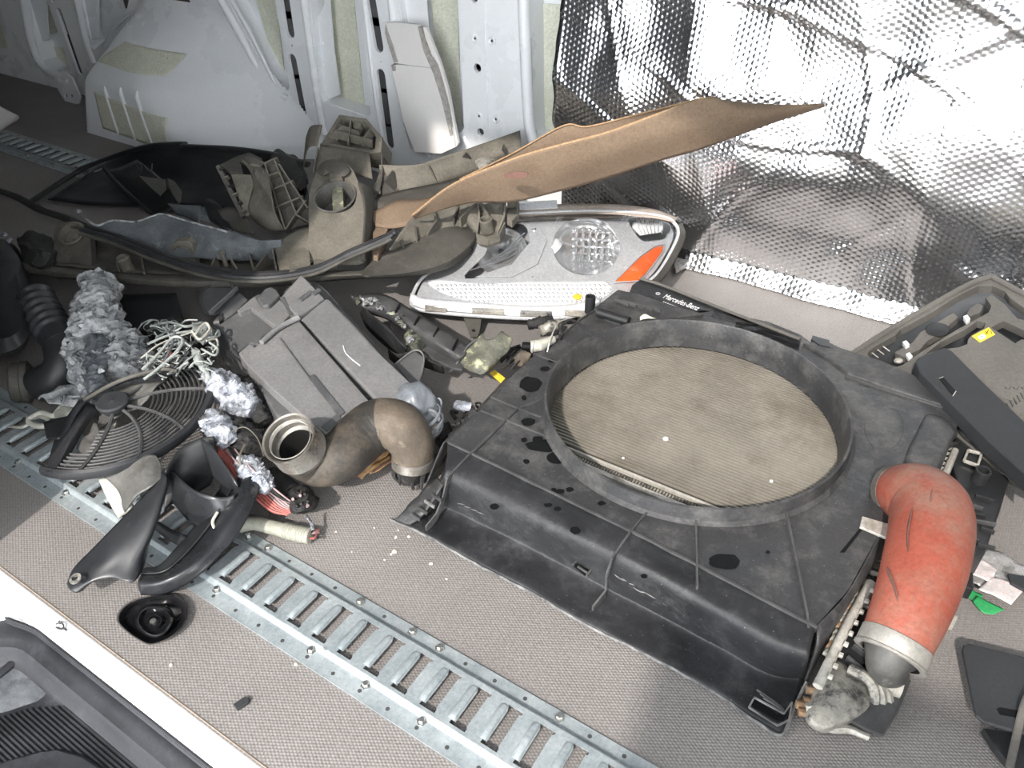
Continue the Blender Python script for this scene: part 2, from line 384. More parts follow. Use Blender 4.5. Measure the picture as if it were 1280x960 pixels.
# overlapping sheet with a seam, and the rounded edges beside it
wplate('wall_sheet', [(572,-40),(604,-40),(611.5,190),(583,190),(580,160)], YW-.003, .003, MT['paint'], bev=.001, holes=[circ(597,85,4.5,7,12), circ(601,165,4.2,6,12), circ(593,-3,4.5,7,12)])
def wtube(name, pts, r, m, y=YW, flat=.6): 
    b = MB(); b.tube(cr([W(px,py,y) for px, py in pts], 24), r*(.55 if name == 'arch_flange' else 1), seg=12, flat=flat*1.7, upv=(0,1,0)); return struct(obj(name, b, m))
wtube('rib_edge', [(654,-30),(657,60),(660,130),(664,168),(672,186)], .016, MT['paint'])
wtube('rib_edge', [(452,-30),(462,60),(474,150),(484,196)], .007, MT['paint'])
wtube('rib_edge', [(376,-30),(388,60),(400,140),(406,168)], .012, MT['paint'])
wtube('rib_edge', [(486,-30),(494,50),(504,120),(516,170),(540,196)], .011, MT['paint'])
wtube('rib_edge', [(25,-30),(40,50),(56,84),(90,102)], .02, MT['paint'])
wtube('rib_edge', [(90,-30),(108,50),(118,78)], .014, MT['paint'])
wtube('rib_edge', [(260,-30),(300,42),(335,104),(360,124)], .014, MT['paint'])
wtube('rib_edge', [(272,-30),(312,40),(347,108),(362,118)], .008, MT['paint'])
wtube('rib_edge', [(580,170),(586,182),(600,192),(640,192)], .008, MT['paint'])
# dimples with a screw hole
b = MB(); c2 = MB()
for px, py in [(594,48),(615,51),(599,145),(620,149)]:
    p = W(px, py, YW-.003); b.lathe(p, (0,-1,0), [(.012,0),(.009,.004),(.004,.001)], 14); c2.lathe(p, (0,-1,0), [(.0035,.0015),(.0001,.0016)], 10)
struct(obj('dimple', b, MT['paint'])); struct(obj('screw_hole', c2, MT['dark']))
# wheel house: a rounded bulge over (x, z)
def sstep(a, c, t): t = max(0, min(1, (t-a)/(c-a))); return t*t*(3-2*t)
def bulge(x, z, ridge=True):
    left = sstep(-3.01+.50*z, -2.93+.50*z, x); xr = -1.90-1.12*max(0, z-.05)+.25*max(0, z-.30); right = 1-sstep(xr-.50, xr, x)
    d = .272*left*right*(1-.5*sstep(.19,.36,z)-.5*sstep(.32,.455,z)); g = 0
    if False:
        for gx in (-2.735, -2.65, -2.56):
            g += .015*math.exp(-((x-gx-.42*(.16-z))/.008)**2)*sstep(.02,.04,z)*(1-sstep(.175,.20,z))
    return YW-.001-d-g
rows = []; b = MB(); nx, nz = 150, 56
G_ = [[Vector((-3.05+1.25*i/nx, bulge(-3.05+1.25*i/nx, -.01+.48*j/nz), -.01+.48*j/nz)) for i in range(nx+1)] for j in range(nz+1)]
b.v = [p for r in G_ for p in r]
for j in range(nz):
    for i in range(nx):
        q = (j*(nx+1)+i, j*(nx+1)+i+1, (j+1)*(nx+1)+i+1, (j+1)*(nx+1)+i)
        if min(b.v[k].y for k in q) < YW-.003: b.f.append(q)
arch = struct(obj('wheel_house', b, MT['paint'], smooth=60))
def archpad(c0, c1, c2, c3):          # corners (x, z): bottom left, bottom right, top right, top left
    b = MB(); r = []
    for j in range(11):
        t = j/10; row = []
        for i in range(41):
            u = i/40; x = (c0[0]*(1-u)+c1[0]*u)*(1-t)+(c3[0]*(1-u)+c2[0]*u)*t; z = (c0[1]*(1-u)+c1[1]*u)*(1-t)+(c3[1]*(1-u)+c2[1]*u)*t
            row.append(Vector((x, bulge(x, z, False)-.0035, z)))
        r.append(row)
    b.grid(r); return struct(obj('damping_pad', b, MT['cream'], smooth=60, solid=-.002))
def BP(px, py):                       # pixel -> (x, z) on the wheel house surface
    y = 1.6
    for _ in range(25): p = W(px, py, y); y = .5*y+.5*bulge(p.x, p.z, False)
    return (p.x, p.z)
archpad(BP(130,160), BP(214,190), BP(211,147), BP(119,114)); archpad(BP(122,76), BP(209,95), BP(235,67), BP(158,52))
for k, (p0, p1) in enumerate((((131,108),(151,171)),((151,109),(172,178)),((172,113),(193,184)))):   # pressed ridges across the pad
    q0, q1 = BP(*p0), BP(*p1); b = MB(); b.tube([Vector((q0[0]+(q1[0]-q0[0])*t, bulge(q0[0]+(q1[0]-q0[0])*t, q0[1]+(q1[1]-q0[1])*t, False)-.002, q0[1]+(q1[1]-q0[1])*t)) for t in [i/11 for i in range(12)]], [.002]+[.0075]*10+[.002], seg=10)
    struct(obj('pressed_ridge', b, MT['paint']))
wtube('arch_flange', [(130,58),(150,28),(178,14),(230,22),(270,52),(305,96),(340,150)], .012, MT['paint'], y=YW)
# tie-down bracket at the foot of the wall
a = thing('anchor_bracket', 'small white steel plate bracket at the foot of the wall beside the wheel arch', 'bracket', S(96,134))
pl = [(70,98),(82,92),(90,98),(100,122),(98,130),(86,134),(78,122),(70,108)]
b = MB(); f = lambda L, y: [(W(px,py,y).x, W(px,py,y).z) for px, py in L]
b.plate([f(pl,1.76)]+[f(circ(*c,2,2.6,8),1.76) for c in ((76,99),(84,101),(82,120),(89,120))], lambda u, v: Vector((u,1.76,v)), lambda u, v: Vector((u,1.768,v)))
obj('plate', b, MT['paint'], a, smooth=0, bevel=.001)
b = MB(); b.box(W(88,131,1.79), (.06,.06,.035)); obj('foot', b, MT['dark'], a)
b = MB(); b.lathe(W(99,133,1.755), (0,-1,0), [(.012,0),(.012,.01),(.001,.012)], 8); obj('nut', b, MT['bolt'], a)

# sill and step well
b = MB(); b.plate([[(1.0,.204),(1.0,.239),(-2.7,.239),(-2.7,.0),(-1.085,.0),(-1.085,.17)]+[(-1.075+.02*math.sin(k*.3),.185+.019*(k/5)) for k in range(6)]], lambda u,v: Vector((u,v,.001)), lambda u,v: Vector((u,v,-.033)))
struct(obj('trim_1', b, MT['sill'], bevel=.004))
b = MB(); b.tube([(-2.7,.2405,-.0002),(.9,.2405,-.0002)], .0014, seg=6); struct(obj('trim_2', b, MT['rustline']))
b = MB(); b.tube(cr([W(16,722,.231),W(24,728,.229),W(20,735,.227)],8), .0022, seg=6)
# step: rim, ledge, slope, tread with ribs
ZT = -.050
def prof_row(x):                      # cross-section along y, the near end rounds off toward the corner
    e = 1-sstep(-1.07, -.98, x); s_ = .03*e*e
    return [Vector((x, y-(s_ if k > 2 else s_*.4), z)) for k, (y, z) in enumerate([(.2045,-.002),(.2035,-.010),(.199,-.014),(.192,-.014),(.187,-.017),(.176,-.020),(.172,-.026),(.164,-.042),(.156,-.049),(.14,ZT),(.05,ZT),(-.25,ZT)])]
b = MB(); b.grid([prof_row(-1.088+.012*i) for i in range(150)]); struct(obj('step_tray', b, MT['mat_black'], smooth=40, solid=.004))
b = MB(); L = [S(*p, ZT+.008) for p in [(-40,868),(0,842),(30,818),(60,806),(85,812),(110,830),(150,862),(200,902),(250,944),(290,978)]]
b.tube(cr(L, 60), .007, seg=10, flat=.8); struct(obj('step_rim', b, MT['mat_black']))
bd = [(-60,905),(0,900),(40,889),(80,886),(110,890),(140,904),(170,928),(200,955),(240,990)]
bw = [S(*p, ZT) for p in bd]; b = MB(); y = max(p.y for p in bw)-.002
while y > -.10:                       # moulded ribs running along the step inside a curved boundary
    xs = [bw[k].lerp(bw[k+1], (y-bw[k].y)/(bw[k+1].y-bw[k].y)).x for k in range(len(bw)-1) if (bw[k].y-y)*(bw[k+1].y-y) < 0]
    x0 = min(xs) if xs else -1.08; x1 = max(xs) if len(xs) > 1 else .4
    b.bar((x0, y, ZT+.005), (max(x1, x0+.01), y, ZT+.005), .0026, .006); y -= .0056
struct(obj('step_ribs', b, MT['mat_black'], smooth=0))
b = MB(); b.slab([(-80,985),(-20,960),(0,952),(40,940),(78,935),(105,943),(140,965),(200,1010),(0,1040)], Flat(ZT+.012), .010); struct(obj('step_pad', b, MT['mat_black'], bevel=.005, smooth=50))
b = MB(); dome(b, smoothloop([(-20,850),(10,826),(45,826),(66,845),(62,868),(30,882),(-10,890)]), Flat(ZT+.004), [(1,0),(.8,.0012),(.3,.0016)]); struct(obj('worn_patch', b, mat('worn_step_patch', (.08,.087,.095), (.15,.16,.17), rough=.6, scale=20, dust=(.05,.053,.06), dscale=30, dlo=.5, dhi=.7), smooth=60))
for i, x in enumerate((-.86,-.66,-.46)):
    b = MB(); b.box((x,.203,-.006),(.03,.004,.004)); struct(obj('step_clip', b, MT['dark']))

# ------------------------------------------------------------------ cargo rails
PIT = .0508
def rail(name, label, x0, x1, ylo, yhi, phase, bolts_lo, bolts_hi, loc):
    T = thing(name, label, 'cargo rail', loc, 'steel cargo rails on the floor')
    yb0, yb1 = ylo+.024, yhi-.022; H = .012
    hs = []
    k0 = math.ceil((x0+.02-phase)/PIT); k1 = int((x1-.03-phase)/PIT)
    s0, s1 = yb0+.013, yb1-.012
    for k in range(k0, k1+1):
        xs = phase+k*PIT
        hs.append([(xs,s1),(xs+.004,s1-.008),(xs+.004,s0+.006),(xs-.003,s0+.006),(xs-.003,s0),(xs+.023,s0),(xs+.023,s0+.005),(xs+.021,s0+.008),(xs+.021,s1-.006),(xs+.024,s1-.005),(xs+.024,s1)])
    b = MB(); b.plate([[(x0,yb0+.008),(x1,yb0+.008),(x1,yb1-.005),(x0,yb1-.005)]]+hs, lambda u,v: Vector((u,v,H)), lambda u,v: Vector((u,v,H-.0022)))
    obj('slotted_web', b, MT['galv'], T, smooth=0)
    b = MB(); ys = [(ylo,.0005),(ylo,.003),(yb0,.003),(yb0+.0015,.0034),(yb0+.006,H-.001),(yb0+.008,H)]
    b.grid([[Vector((x, y, z)) for y, z in ys] for x in (x0, x1)]); obj('lower_flange', b, MT['galv'], T, smooth=30)
    b = MB(); ys = [(yb1-.005,H),(yb1-.003,H-.001),(yb1-.0005,.0034),(yb1,.003),(yhi,.003),(yhi,.0005)]
    b.grid([[Vector((x, y, z)) for y, z in ys] for x in (x0, x1)]); obj('upper_flange', b, MT['galv'], T, smooth=30)
    lip = MB(); lip.tube([Vector((0, s0+.007, H-.0012)), Vector((0, s0+.012, H+.0008)), Vector((0, s1-.010, H+.0008)), Vector((0, s1-.005, H-.0012))], .0060, seg=10, flat=.62)
    p0 = None
    for k in range(k0, k1+1):
        xs = phase+k*PIT-.0035
        if p0 is None:
            for v in lip.v: v.x += xs
            p0 = obj('slot_lip', lip, MT['galv'], T, smooth=60)
            bx = p0.location.x-xs
        else:
            o = p0.copy(); C.objects.link(o); o.parent = T; o.location.x = bx+xs; 
    def bolt(x, y, first):
        b = MB(); b.lathe((x,y,.003), (0,0,1), [(.0075,0),(.0075,.0012),(.005,.0016),(.005,.0052),(.004,.006),(.0001,.006)], 6); return b
    p1 = None
    for x, y in bolts_lo+bolts_hi:
        if p1 is None: p1 = obj('screw', bolt(x, y, 1), MT['bolt'], T, smooth=0); base = (p1.location.x-x, p1.location.y-y)
        else: o = p1.copy(); C.objects.link(o); o.location.x = base[0]+x; o.location.y = base[1]+y; o.rotation_euler.z = rr(0, 1)
    hb = MB()
    for k in range(k0, k1+1):
        for y in (ylo+.0115, yhi-.0105):
            hb.lathe((phase+k*PIT+.012, y, .0031), (0,0,1), [(.0032,0),(.0001,.0001)], 8)
    obj('screw_holes', hb, MT['dark'], T, smooth=0, kind='stuff')
    return T
def gp(px, py): p = S(px, py, .003); return p.x
lo = [(gp(px,py), .398) for px, py in [(15.6,583),(75.8,621.4),(265.5,742.3),(383.8,819),(449.2,865.7),(520.4,911)]]
hi = [(gp(px,py), .502) for px, py in [(306.9,673.6),(333.4,686.9),(449.1,753.9),(513.6,792.6),(548,812.4),(698.1,899.5)]]
rail('cargo_rail', 'galvanised slotted steel cargo rail on the floor running along the door side', -2.6, .75, .3755, .5115, -.731, lo, hi, (-.9,.44,0))
lo2 = [(gp(px,py), 1.315) for px, py in [(31.9,196),(63.75,207),(97.5,219)]]
rail('cargo_rail', 'galvanised slotted steel cargo rail in the dark rear beside the wheel arch', -4.4, -1.9, 1.292, 1.428, -.731-.01, lo2, [], (-3,1.36,0))

# ------------------------------------------------------------------ foil insulation
def foily(x, z):
    y = 1.80
    y += .030*noise.noise(Vector((x*2.0, z*2.4, 1)))*sstep(0,.1,z) + .020*noise.noise(Vector((x*5.5, z*3.4, 4))) + .007*noise.noise(Vector((x*13, z*9, 14)))
    for a_, k_, w_ in ((.35, 5.0, .030), (-.9, 4.0, .022), (1.35, 6.0, .014)):     # creases running across the sheet
        t = (x*math.sin(a_)+z*math.cos(a_))*k_ + .6*noise.noise(Vector((x*2.5, z*2.5, a_*9)))
        r = abs(t-round(t)); y -= w_*.6*math.exp(-(r/.035)**2)*max(0, noise.noise(Vector((x*3+a_*5, z*3, 6)))+.25)
    return y - .045*sstep(.16,.34,z)*(1-.75*sstep(.40,.62,z))
rows = []; nx, nz = 230, 130
for j in range(nz+1):
    z = .002+.95*j/nz
    rows.append([Vector((x, foily(x, z)-(.03*(1-z/.04) if z < .04 else 0), z)) for x in [(-1.005+.012*noise.noise(Vector((z*14,0,3))))*(1-i/nx)+1.3*i/nx for i in range(nx+1)]])
b = MB(); b.grid(rows)
f = obj('foil_insulation', b, MT['foil'], smooth=80, solid=-.004)
tag(f, 'crumpled silver bubble foil insulation sheet covering the right half of the wall', 'insulation')
b = MB(); b.tube(cr([Vector((x, foily(x,.01)-.032, .004)) for x in [-1+.05*i for i in range(46)]], 120), .004, seg=8, flat=.7); obj('foil_hem', b, MT['foil'], f)
# ================================================================== OBJECTS
MT['plast'] = mat('dusty_black_plastic', (.026,.027,.029), (.044,.044,.046), rough=.5, scale=7, bump=.3, bscale=120, dust=(.13,.127,.12), dscale=16, dlo=.47, dhi=.80, spots=(.32,.31,.29), sscale=95, slo=.015, spec=.45)
MT['skirt'] = mat('scuffed_black_plastic', (.012,.0125,.014), (.024,.0245,.027), rough=.5, scale=6, bump=.3, bscale=60, dust=(.062,.063,.065), dscale=20, dlo=.50, dhi=.82, spots=(.25,.25,.25), sscale=80, slo=.012, spec=.4)
MT['edge'] = mat('worn_pale_edge', (.06,.06,.06), (.26,.26,.255), rough=.7, scale=40)
MT['rib'] = mat('worn_rib_plastic', (.04,.04,.042), (.075,.075,.075), rough=.55, scale=20)
MT['wet'] = mat('wet_oil_spot', (.006,.0065,.007), rough=.55, rvar=.05, spec=.15)
MT['tubes'] = mat('radiator_tube_alloy', (.20,.183,.152), (.30,.277,.235), rough=.5, metal=.2, scale=6, dust=(.13,.11,.08), dscale=8, dlo=.5, dhi=.8, grit=.08)
MT['fins'] = mat('radiator_fins', (.055,.05,.04), (.09,.08,.062), rough=.7, scale=160, bump=.6, bscale=400)
MT['alloy'] = mat('pale_alloy', (.42,.40,.36), (.55,.53,.48), rough=.45, metal=.3, scale=18, dust=(.22,.19,.14), dscale=30)
MT['cast'] = mat('grimy_cast_tank', (.40,.375,.32), (.20,.19,.17), rough=.5, scale=22, bump=.3, bscale=60, dust=(.05,.05,.05), dscale=18, dlo=.52, dhi=.60, metal=.1)
MT['red'] = mat('red_silicone', (.22,.048,.030), (.29,.080,.052), rough=.55, scale=8, bump=.12, bscale=70, dust=(.22,.135,.10), dscale=9, dlo=.46, dhi=.72, spots=(.2,.05,.03), sscale=120, slo=.015, spec=.35)
MT['dust3'] = mat('grimy_black_neck', (.03,.03,.03), (.07,.068,.062), rough=.5, scale=20, dust=(.2,.19,.17), dscale=24, dlo=.58, dhi=.75)
MT['dustc'] = mat('dirty_flange', (.04,.036,.03), (.10,.09,.078), rough=.6, scale=60)
MT['clampm'] = mat('grimy_clamp', (.22,.21,.19), (.30,.285,.26), rough=.5, metal=.3, scale=30)
MT['mark'] = mat('dark_scuff', (.12,.06,.05), (.17,.09,.07), rough=.7)
MT['black'] = mat('black_plastic', (.012,.013,.014), (.022,.023,.025), rough=.45, scale=8)
MT['cover'] = mat('textured_dark_cover', (.020,.022,.025), (.027,.029,.032), rough=.62, scale=5, bump=.15, bscale=500)
MT['greyp'] = mat('warm_grey_plastic', (.085,.080,.073), (.125,.118,.105), rough=.6, scale=6, bump=.08, bscale=300)
MT['yellow'] = mat('yellow_label', (.80,.55,.03), (.85,.60,.05), rough=.5)
MT['white'] = mat('white_print', (.72,.72,.72), (.78,.78,.78), rough=.6)
MT['brass'] = mat('brown_copper_bits', (.30,.18,.10), (.42,.30,.20), rough=.45, metal=.4, scale=40)

def pth(L, n=24): return cr([S(*p) for p in L], n)
def xy(L, z): return [tuple(S(a, b_, z).xy) for a, b_ in L]

# ------------------------------------------------------------------ fan shroud
T = thing('fan_shroud', 'large dusty black plastic fan shroud with round opening lying over the radiator', 'fan shroud', S(780, 700, 0))
ZP = .10; CX, CY, CR = -.321, 1.095, .268
top = [(560,552),(640,590),(715,627),(790,663),(860,699),(940,741),(1020,782),(1060,738),(1103,660),(1150,575),(1190,552),(1198,528),(1187,508),(1120,484),(1057,462),(1030,440),(1000,418),(960,402),(900,390),(850,384),(800,376),(770,369),(742,388),(721,401),(690,432),(668,444),(640,470),(623,491),(608,505),(592,520)]
hole = [(CX+(CR+.012)*math.cos(2*math.pi*k/72), CY+(CR+.012)*math.sin(2*math.pi*k/72)) for k in range(72)]
# shift plate outline only: the opening follows the ring
b = MB(); b.plate([xy(top, ZP), hole], lambda u, v: Vector((u, v, ZP)), lambda u, v: Vector((u, v, ZP-.004)))
obj('top_panel', b, MT['plast'], T, smooth=0)
b = MB(); b.lathe((CX, CY, 0), (0,0,1), [(CR+.013,ZP+.001),(CR+.006,ZP+.006),(CR+.003,.128),(CR-.001,.129),(CR-.003,.126),(CR-.004,.095),(CR-.008,.066)], 96)
obj('opening_ring', b, MT['plast'], T, smooth=40)
RW = [(.100, [(560,552),(583,563),(640,590),(715,627),(765,651),(815,677),(870,704),(925,733),(975,758),(1020,782)]),
      (.099, [(558,575),(580,586),(636,613),(710,651),(760,676),(808,700),(865,730),(918,760),(968,787),(1014,806)]),
      (.084, [(554,597),(577,606),(631,633),(705,671),(756,696),(803,719),(861,750),(914,781),(964,809),(1010,826)]),
      (.030, [(549,626),(570,634),(625,660),(696,696),(748,724),(796,748),(856,780),(908,808),(958,836),(1004,847)]),
      (.018, [(544,634),(565,642),(619,668),(690,704),(743,732),(792,756),(852,788),(904,816),(955,844),(1003,851)]),
      (.013, [(526,648),(552,656),(606,686),(676,720),(730,753),(787,784),(847,815),(900,845),(948,870),(994,880)]),
      (.011, [(500,653),(536,668),(600,702),(668,738),(724,772),(791,807),(850,838),(905,869),(940,892),(980,912)]),
      (.004, [(488,650),(530,669),(595,706),(665,742),(722,776),(790,811),(850,842),(905,874),(938,898),(976,919)])]
rows = [[(x, y, z) for x, y in L_] for z, L_ in RW]
b = MB(); b.loft([[S(*p) for p in r] for r in rows], n=80, m=44)
for i, v in enumerate(b.v): v.z += .0015*noise.noise(v*25)
obj('front_skirt', b, MT['skirt'], T, smooth=50, solid=.003)
b = MB(); b.loft([[S(1020,782,.10),S(1060,738,.10),S(1103,660,.10),S(1150,575,.10),S(1190,552,.10)],[S(1019,806,.088),S(1052,765,.088),S(1104,675,.088),S(1155,580,.088),S(1197,552,.088)],[S(1006,849,.025),S(1046,775,.04),S(1104,684,.05),S(1158,584,.06),S(1199,552,.06)]], n=30, m=14)
obj('side_wall', b, MT['plast'], T, smooth=50, solid=.003)
b = MB(); b.loft([[S(560,552,.10),S(592,520,.10),(S(608,505,.10)),S(640,470,.10)],[S(552,556,.08),S(585,522,.08),S(600,507,.08),S(632,472,.08)],[S(530,610,.03),S(570,545,.03),S(596,520,.03),S(628,482,.03)]], n=20, m=8)
obj('side_wall', b, MT['plast'], T, smooth=50, solid=.003)
b = MB(); b.tube(pth([(488,649,.008),(530,668,.008),(595,705,.008),(665,741,.008),(722,775,.008),(790,810,.008),(850,841,.008),(905,873,.009),(938,897,.010),(976,918,.010),(992,886,.014),(1008,853,.022)], 120), .0022, seg=6); b.jit(.0012, 60)
obj('skirt_edge', b, MT['edge'], T, label='worn pale edge of the skirt')
def rib(pts, h=.02, t=.003, m='rib', lift=.005):
    b = MB(); b.fin([S(x, y, z+lift) for x, y, z in pts], h, t); obj('rib', b, MT[m], T, smooth=0)
Z = .10
rib([(560,552,Z),(640,590,Z),(715,627,Z),(790,663,Z),(860,699,Z),(940,741,Z),(1022,783,Z)], .012, .0035, lift=.004)
rib([(633,523,Z),(585,569,Z),(559,597,.09),(553,622,.055),(545,642,.03),(532,658,.018)], .016, .003)
rib([(808,640,Z),(788,664,Z),(765,697,.095),(758,718,.06),(757,738,.028),(741,758,.018)], .016, .003)
rib([(870,648,Z),(871,690,Z),(872,732,Z)], .01, .003, lift=.006)
rib([(982,634,Z),(995,695,Z),(1009,764,Z),(1011,784,.095)], .01, .003, lift=.007)
rib([(601,512,Z),(633,524,Z),(686,545,Z)], .01, .003, lift=.004)
rib([(614,495,Z),(647,509,Z),(686,524,Z)], .01, .003, lift=.004)
rib([(647,510,Z),(617,540,Z),(590,566,Z)], .01, .003, lift=.004)
rib([(651,509,Z),(684,496,Z)], .008, .003, lift=.004)
rib([(667,441,Z),(690,450,Z),(712,456,Z)], .008, .003, lift=.003)
rib([(680,438,Z),(722,401,Z),(742,388,Z)], .01, .003, lift=.004)
rib([(1057,470,Z),(1120,490,Z),(1192,512,Z)], .01, .004, lift=.004)
rib([(1118,780,.02),(1119,781,.02)], .002, .001, lift=0)
# raised ledge along the far edge and its lit top
b = MB(); b.slab([(1003,428),(1030,424),(1052,434),(1110,453),(1162,477),(1192,500),(1196,512),(1120,487),(1060,466),(1035,447)], Flat(.106), .03); obj('far_ledge', b, MT['plast'], T, smooth=0, bevel=.004)
b = MB(); b.slab([(1014,424),(1016,419),(1037,425),(1038,434),(1024,431)], Flat(.108), .012); obj('latch_tab', b, MT['black'], T, smooth=0, bevel=.001)
b = MB(); dome(b, smoothloop([(1150,530),(1160,517),(1180,522),(1197,540),(1188,556),(1168,600),(1140,600),(1128,580)]), Flat(.098), [(1,0),(.9,.010),(.7,.014),(.3,.014)]); obj('corner_hump', b, MT['plast'], T, smooth=50)
b = MB(); dome(b, smoothloop([(1085,520),(1100,508),(1120,512),(1130,532),(1122,556),(1100,566),(1086,552),(1080,536)]), Flat(.1), [(1,0),(.95,.0012),(.3,.0012)]); obj('wet_spot', b, MT['plast'], T, label='broad dull stain by the far corner')
# moulded slats at the far left corner
b = MB(); b.slab([(742,385),(772,362),(800,368),(850,384),(880,392),(850,396),(800,400),(775,404),(758,398)], Flat(.108), .02); obj('corner_block', b, MT['plast'], T, smooth=0, bevel=.002)
for k in range(5):
    b = MB(); b.bar(S(768+9*k,374+2*k,.112), S(786+10*k,381+2*k,.112), .004, .008); obj('slat', b, MT['rib'], T, smooth=0, bevel=.0008)
b = MB(); b.tube([S(748,390,.112), S(786,402,.112)], .011, seg=12); obj('corner_boss', b, MT['black'], T)
b = MB(); b.tube([S(737,396,.09), S(736.5,371,.128)], .0115, seg=20, caps=False); b.tube([S(736.5,371,.128), S(737,396,.09)], .009, seg=20, caps=False)
P0 = S(737,390,.085); b = MB(); b.lathe(P0, (0,0,1), [(.0115,0),(.0115,.040),(.010,.041),(.009,.040),(.009,.01),(.0001,.01)], 22); obj('peg_tube', b, MT['black'], T)
# square clip window and corner slots
b = MB(); b.slab([(717,706),(727,698),(742,708),(732,719)], Flat(.040), .004); obj('clip_window', b, MT['wet'], T, smooth=0)
b = MB(); b.bar(S(716,706,.042), S(727,697,.042), .003, .004); b.bar(S(727,697,.042), S(743,708,.042), .003, .004); b.bar(S(743,708,.042), S(733,720,.042), .003, .004); b.bar(S(722,708,.042), S(734,716,.042), .002, .004); obj('clip_frame', b, MT['rib'], T, smooth=0)
b = MB(); b.loft([[S(728,680,.075),S(735,690,.06),S(741,706,.04)],[S(740,684,.075),S(746,694,.06),S(750,708,.04)]], 8, 5); b.jit(.003, 60); obj('broken_tab', b, MT['cast'], T, solid=.002)
b = MB(); b.slab([(938,880),(944,874),(972,893),(986,882),(980,902),(970,900)], Flat(.0165), .001); obj('corner_slot', b, MT['wet'], T, smooth=0)
for k in range(3):
    b = MB(); b.tube([S(946+4*k,862+5*k,.022), S(968+3*k,877+4*k,.019), S(980,888+2*k,.017)], .0018, seg=6); obj('corner_fin', b, MT['rib'], T)
rs = random.Random(11)
for k in range(9):
    t = k/9; x, y, z = 768+78*t+rs.uniform(-3,3), 716+44*t+rs.uniform(-2,5), .060-.014*t
    b = MB(); b.tube(pth([(x,y,z),(x+8,y+4+rs.uniform(-2,2),z-.002),(x+17,y+9+rs.uniform(-2,2),z-.004)], 8), [.0004,.0014,.0014,.0004], seg=5, flat=.5); obj('torn_crease', b, MT['edge'], T, smooth=60)
for k in range(4):
    b = MB(); b.tube(pth([(572+8*k,626+4*k+rs.uniform(-2,3),.058),(581+8*k,631+4*k,.057)], 6), [.0004,.0014,.0004], seg=5, flat=.5); obj('torn_crease', b, MT['edge'], T, smooth=60)
b = MB(); b.loft([[S(548,596,.05),S(530,612,.04),S(512,632,.03),S(494,650,.012)],[S(556,606,.07),S(544,624,.055),S(528,644,.035),S(512,656,.016)]], 20, 6); b.jit(.003, 60); obj('dusty_wing', b, MT['plast'], T, solid=.003)
for k in range(4): b = MB(); b.bar(S(540-9*k,618+8*k,.06-.008*k), S(552-9*k,626+8*k,.058-.008*k), .003, .006); obj('wing_rib', b, MT['edge'] if k == 1 else MT['rib'], T, smooth=0)
b = MB(); cs = [(936,884),(943,872),(980,892),(990,878),(986,900),(972,907)]
for k in range(6): b.bar(S(*cs[k],.020), S(*cs[(k+1)%6],.020), .002, .003)
obj('slot_frame', b, MT['edge'], T, smooth=0)
# wet spots (dark stains with a raised film)
spots = [(663,480,14,9),(660,527,9,5),(905,702,19,10),(681,461,6,3),(698,572,14,9),(680,557,24,8),(672,549,7,4),(655,550,4,3),(658,577,4,3),(618,633,6,4),(685,631,6,3),(697,636,5,3),(719,663,6,5),(692,613,4,3),(712,612,5,3),(700,614,6,3),(752,629,5,3),(775,626,5,3),(689,451,4,2.5),(655,497,3,3),(805,720,4,3),(960,690,3,2)]
for i, (x, y, rx, ry) in enumerate(spots):
    z = .1005
    if y > 552+(x-560)*.5+4: z = .0995
    o = [(a+rr(-.12,.12)*rx, c+rr(-.12,.12)*ry) for a, c in circ(x, y, rx, ry, 14)]
    b = MB(); dome(b, smoothloop(o, 22), Flat(z), [(1,0),(.97,.0013),(.4,.0014)]); obj('wet_spot', b, MT['wet'], T, smooth=40)
# light tabs near the hose
b = MB(); b.slab([(1078,645),(1112,655),(1108,672),(1075,658)], Flat(.106), .005); obj('pale_tab', b, MT['alloy'], T, smooth=0, bevel=.001, label='pale grey tab')
b = MB(); b.slab([(1050,690),(1056,683),(1083,650),(1078,662),(1056,690)], Flat(.1012), .001); obj('slot_mark', b, MT['wet'], T, smooth=0)

# ------------------------------------------------------------------ radiator under the shroud
T = thing('radiator', 'pale finned radiator core lying flat beneath the black shroud opening', 'radiator', (CX, CY, 0))
b = MB(); b.box((-.31, 1.165, .040), (.74, .50, .026)); obj('core_block', b, MT['fins'], T, smooth=0)
b = MB(); y = .945; 
while y < 1.405:
    b.box((-.31, y, .0545), (.74, .0036, .004)); y += .0079
obj('tube_row', b, MT['tubes'], T, smooth=0, kind='stuff')
for y, wd in ((.930,.005),(.905,.010),(.882,.010),(.862,.006)):
    b = MB(); b.box((-.31, y, .056), (.74, wd, .009)); obj('side_rail', b, MT['alloy'], T, smooth=0, bevel=.001)
b = MB(); b.box((-.31,.895,.045), (.74,.07,.012)); obj('side_bed', b, MT['fins'], T, smooth=0)
b = MB()
for yy in (.9175, .8935, .872):
    for k in range(130): b.box((-.67+k*.0056, yy, .053), (.0026, .011, .006))
obj('side_fin', b, MT['cast'], T, smooth=0, kind='stuff')
b = MB(); b.slab([(786,366),(790,356),(802,348),(832,357),(900,384),(968,408),(1004,424),(1000,440),(930,415),(884,397),(850,392),(815,384)], Flat(.100), .03); obj('far_frame', b, MT['skirt'], T, smooth=0, bevel=.003)
b = MB(); b.tube(pth([(800,348,.104),(832,358,.104),(900,385,.104),(1000,424,.104)], 20), .0035, seg=8); obj('frame_edge', b, MT['greyp'], T)
b = MB(); b.slab([(884,397),(930,415),(1010,452),(1050,478),(1010,468),(905,427)], Flat(.062), .01); obj('inner_frame', b, MT['black'], T, smooth=0)
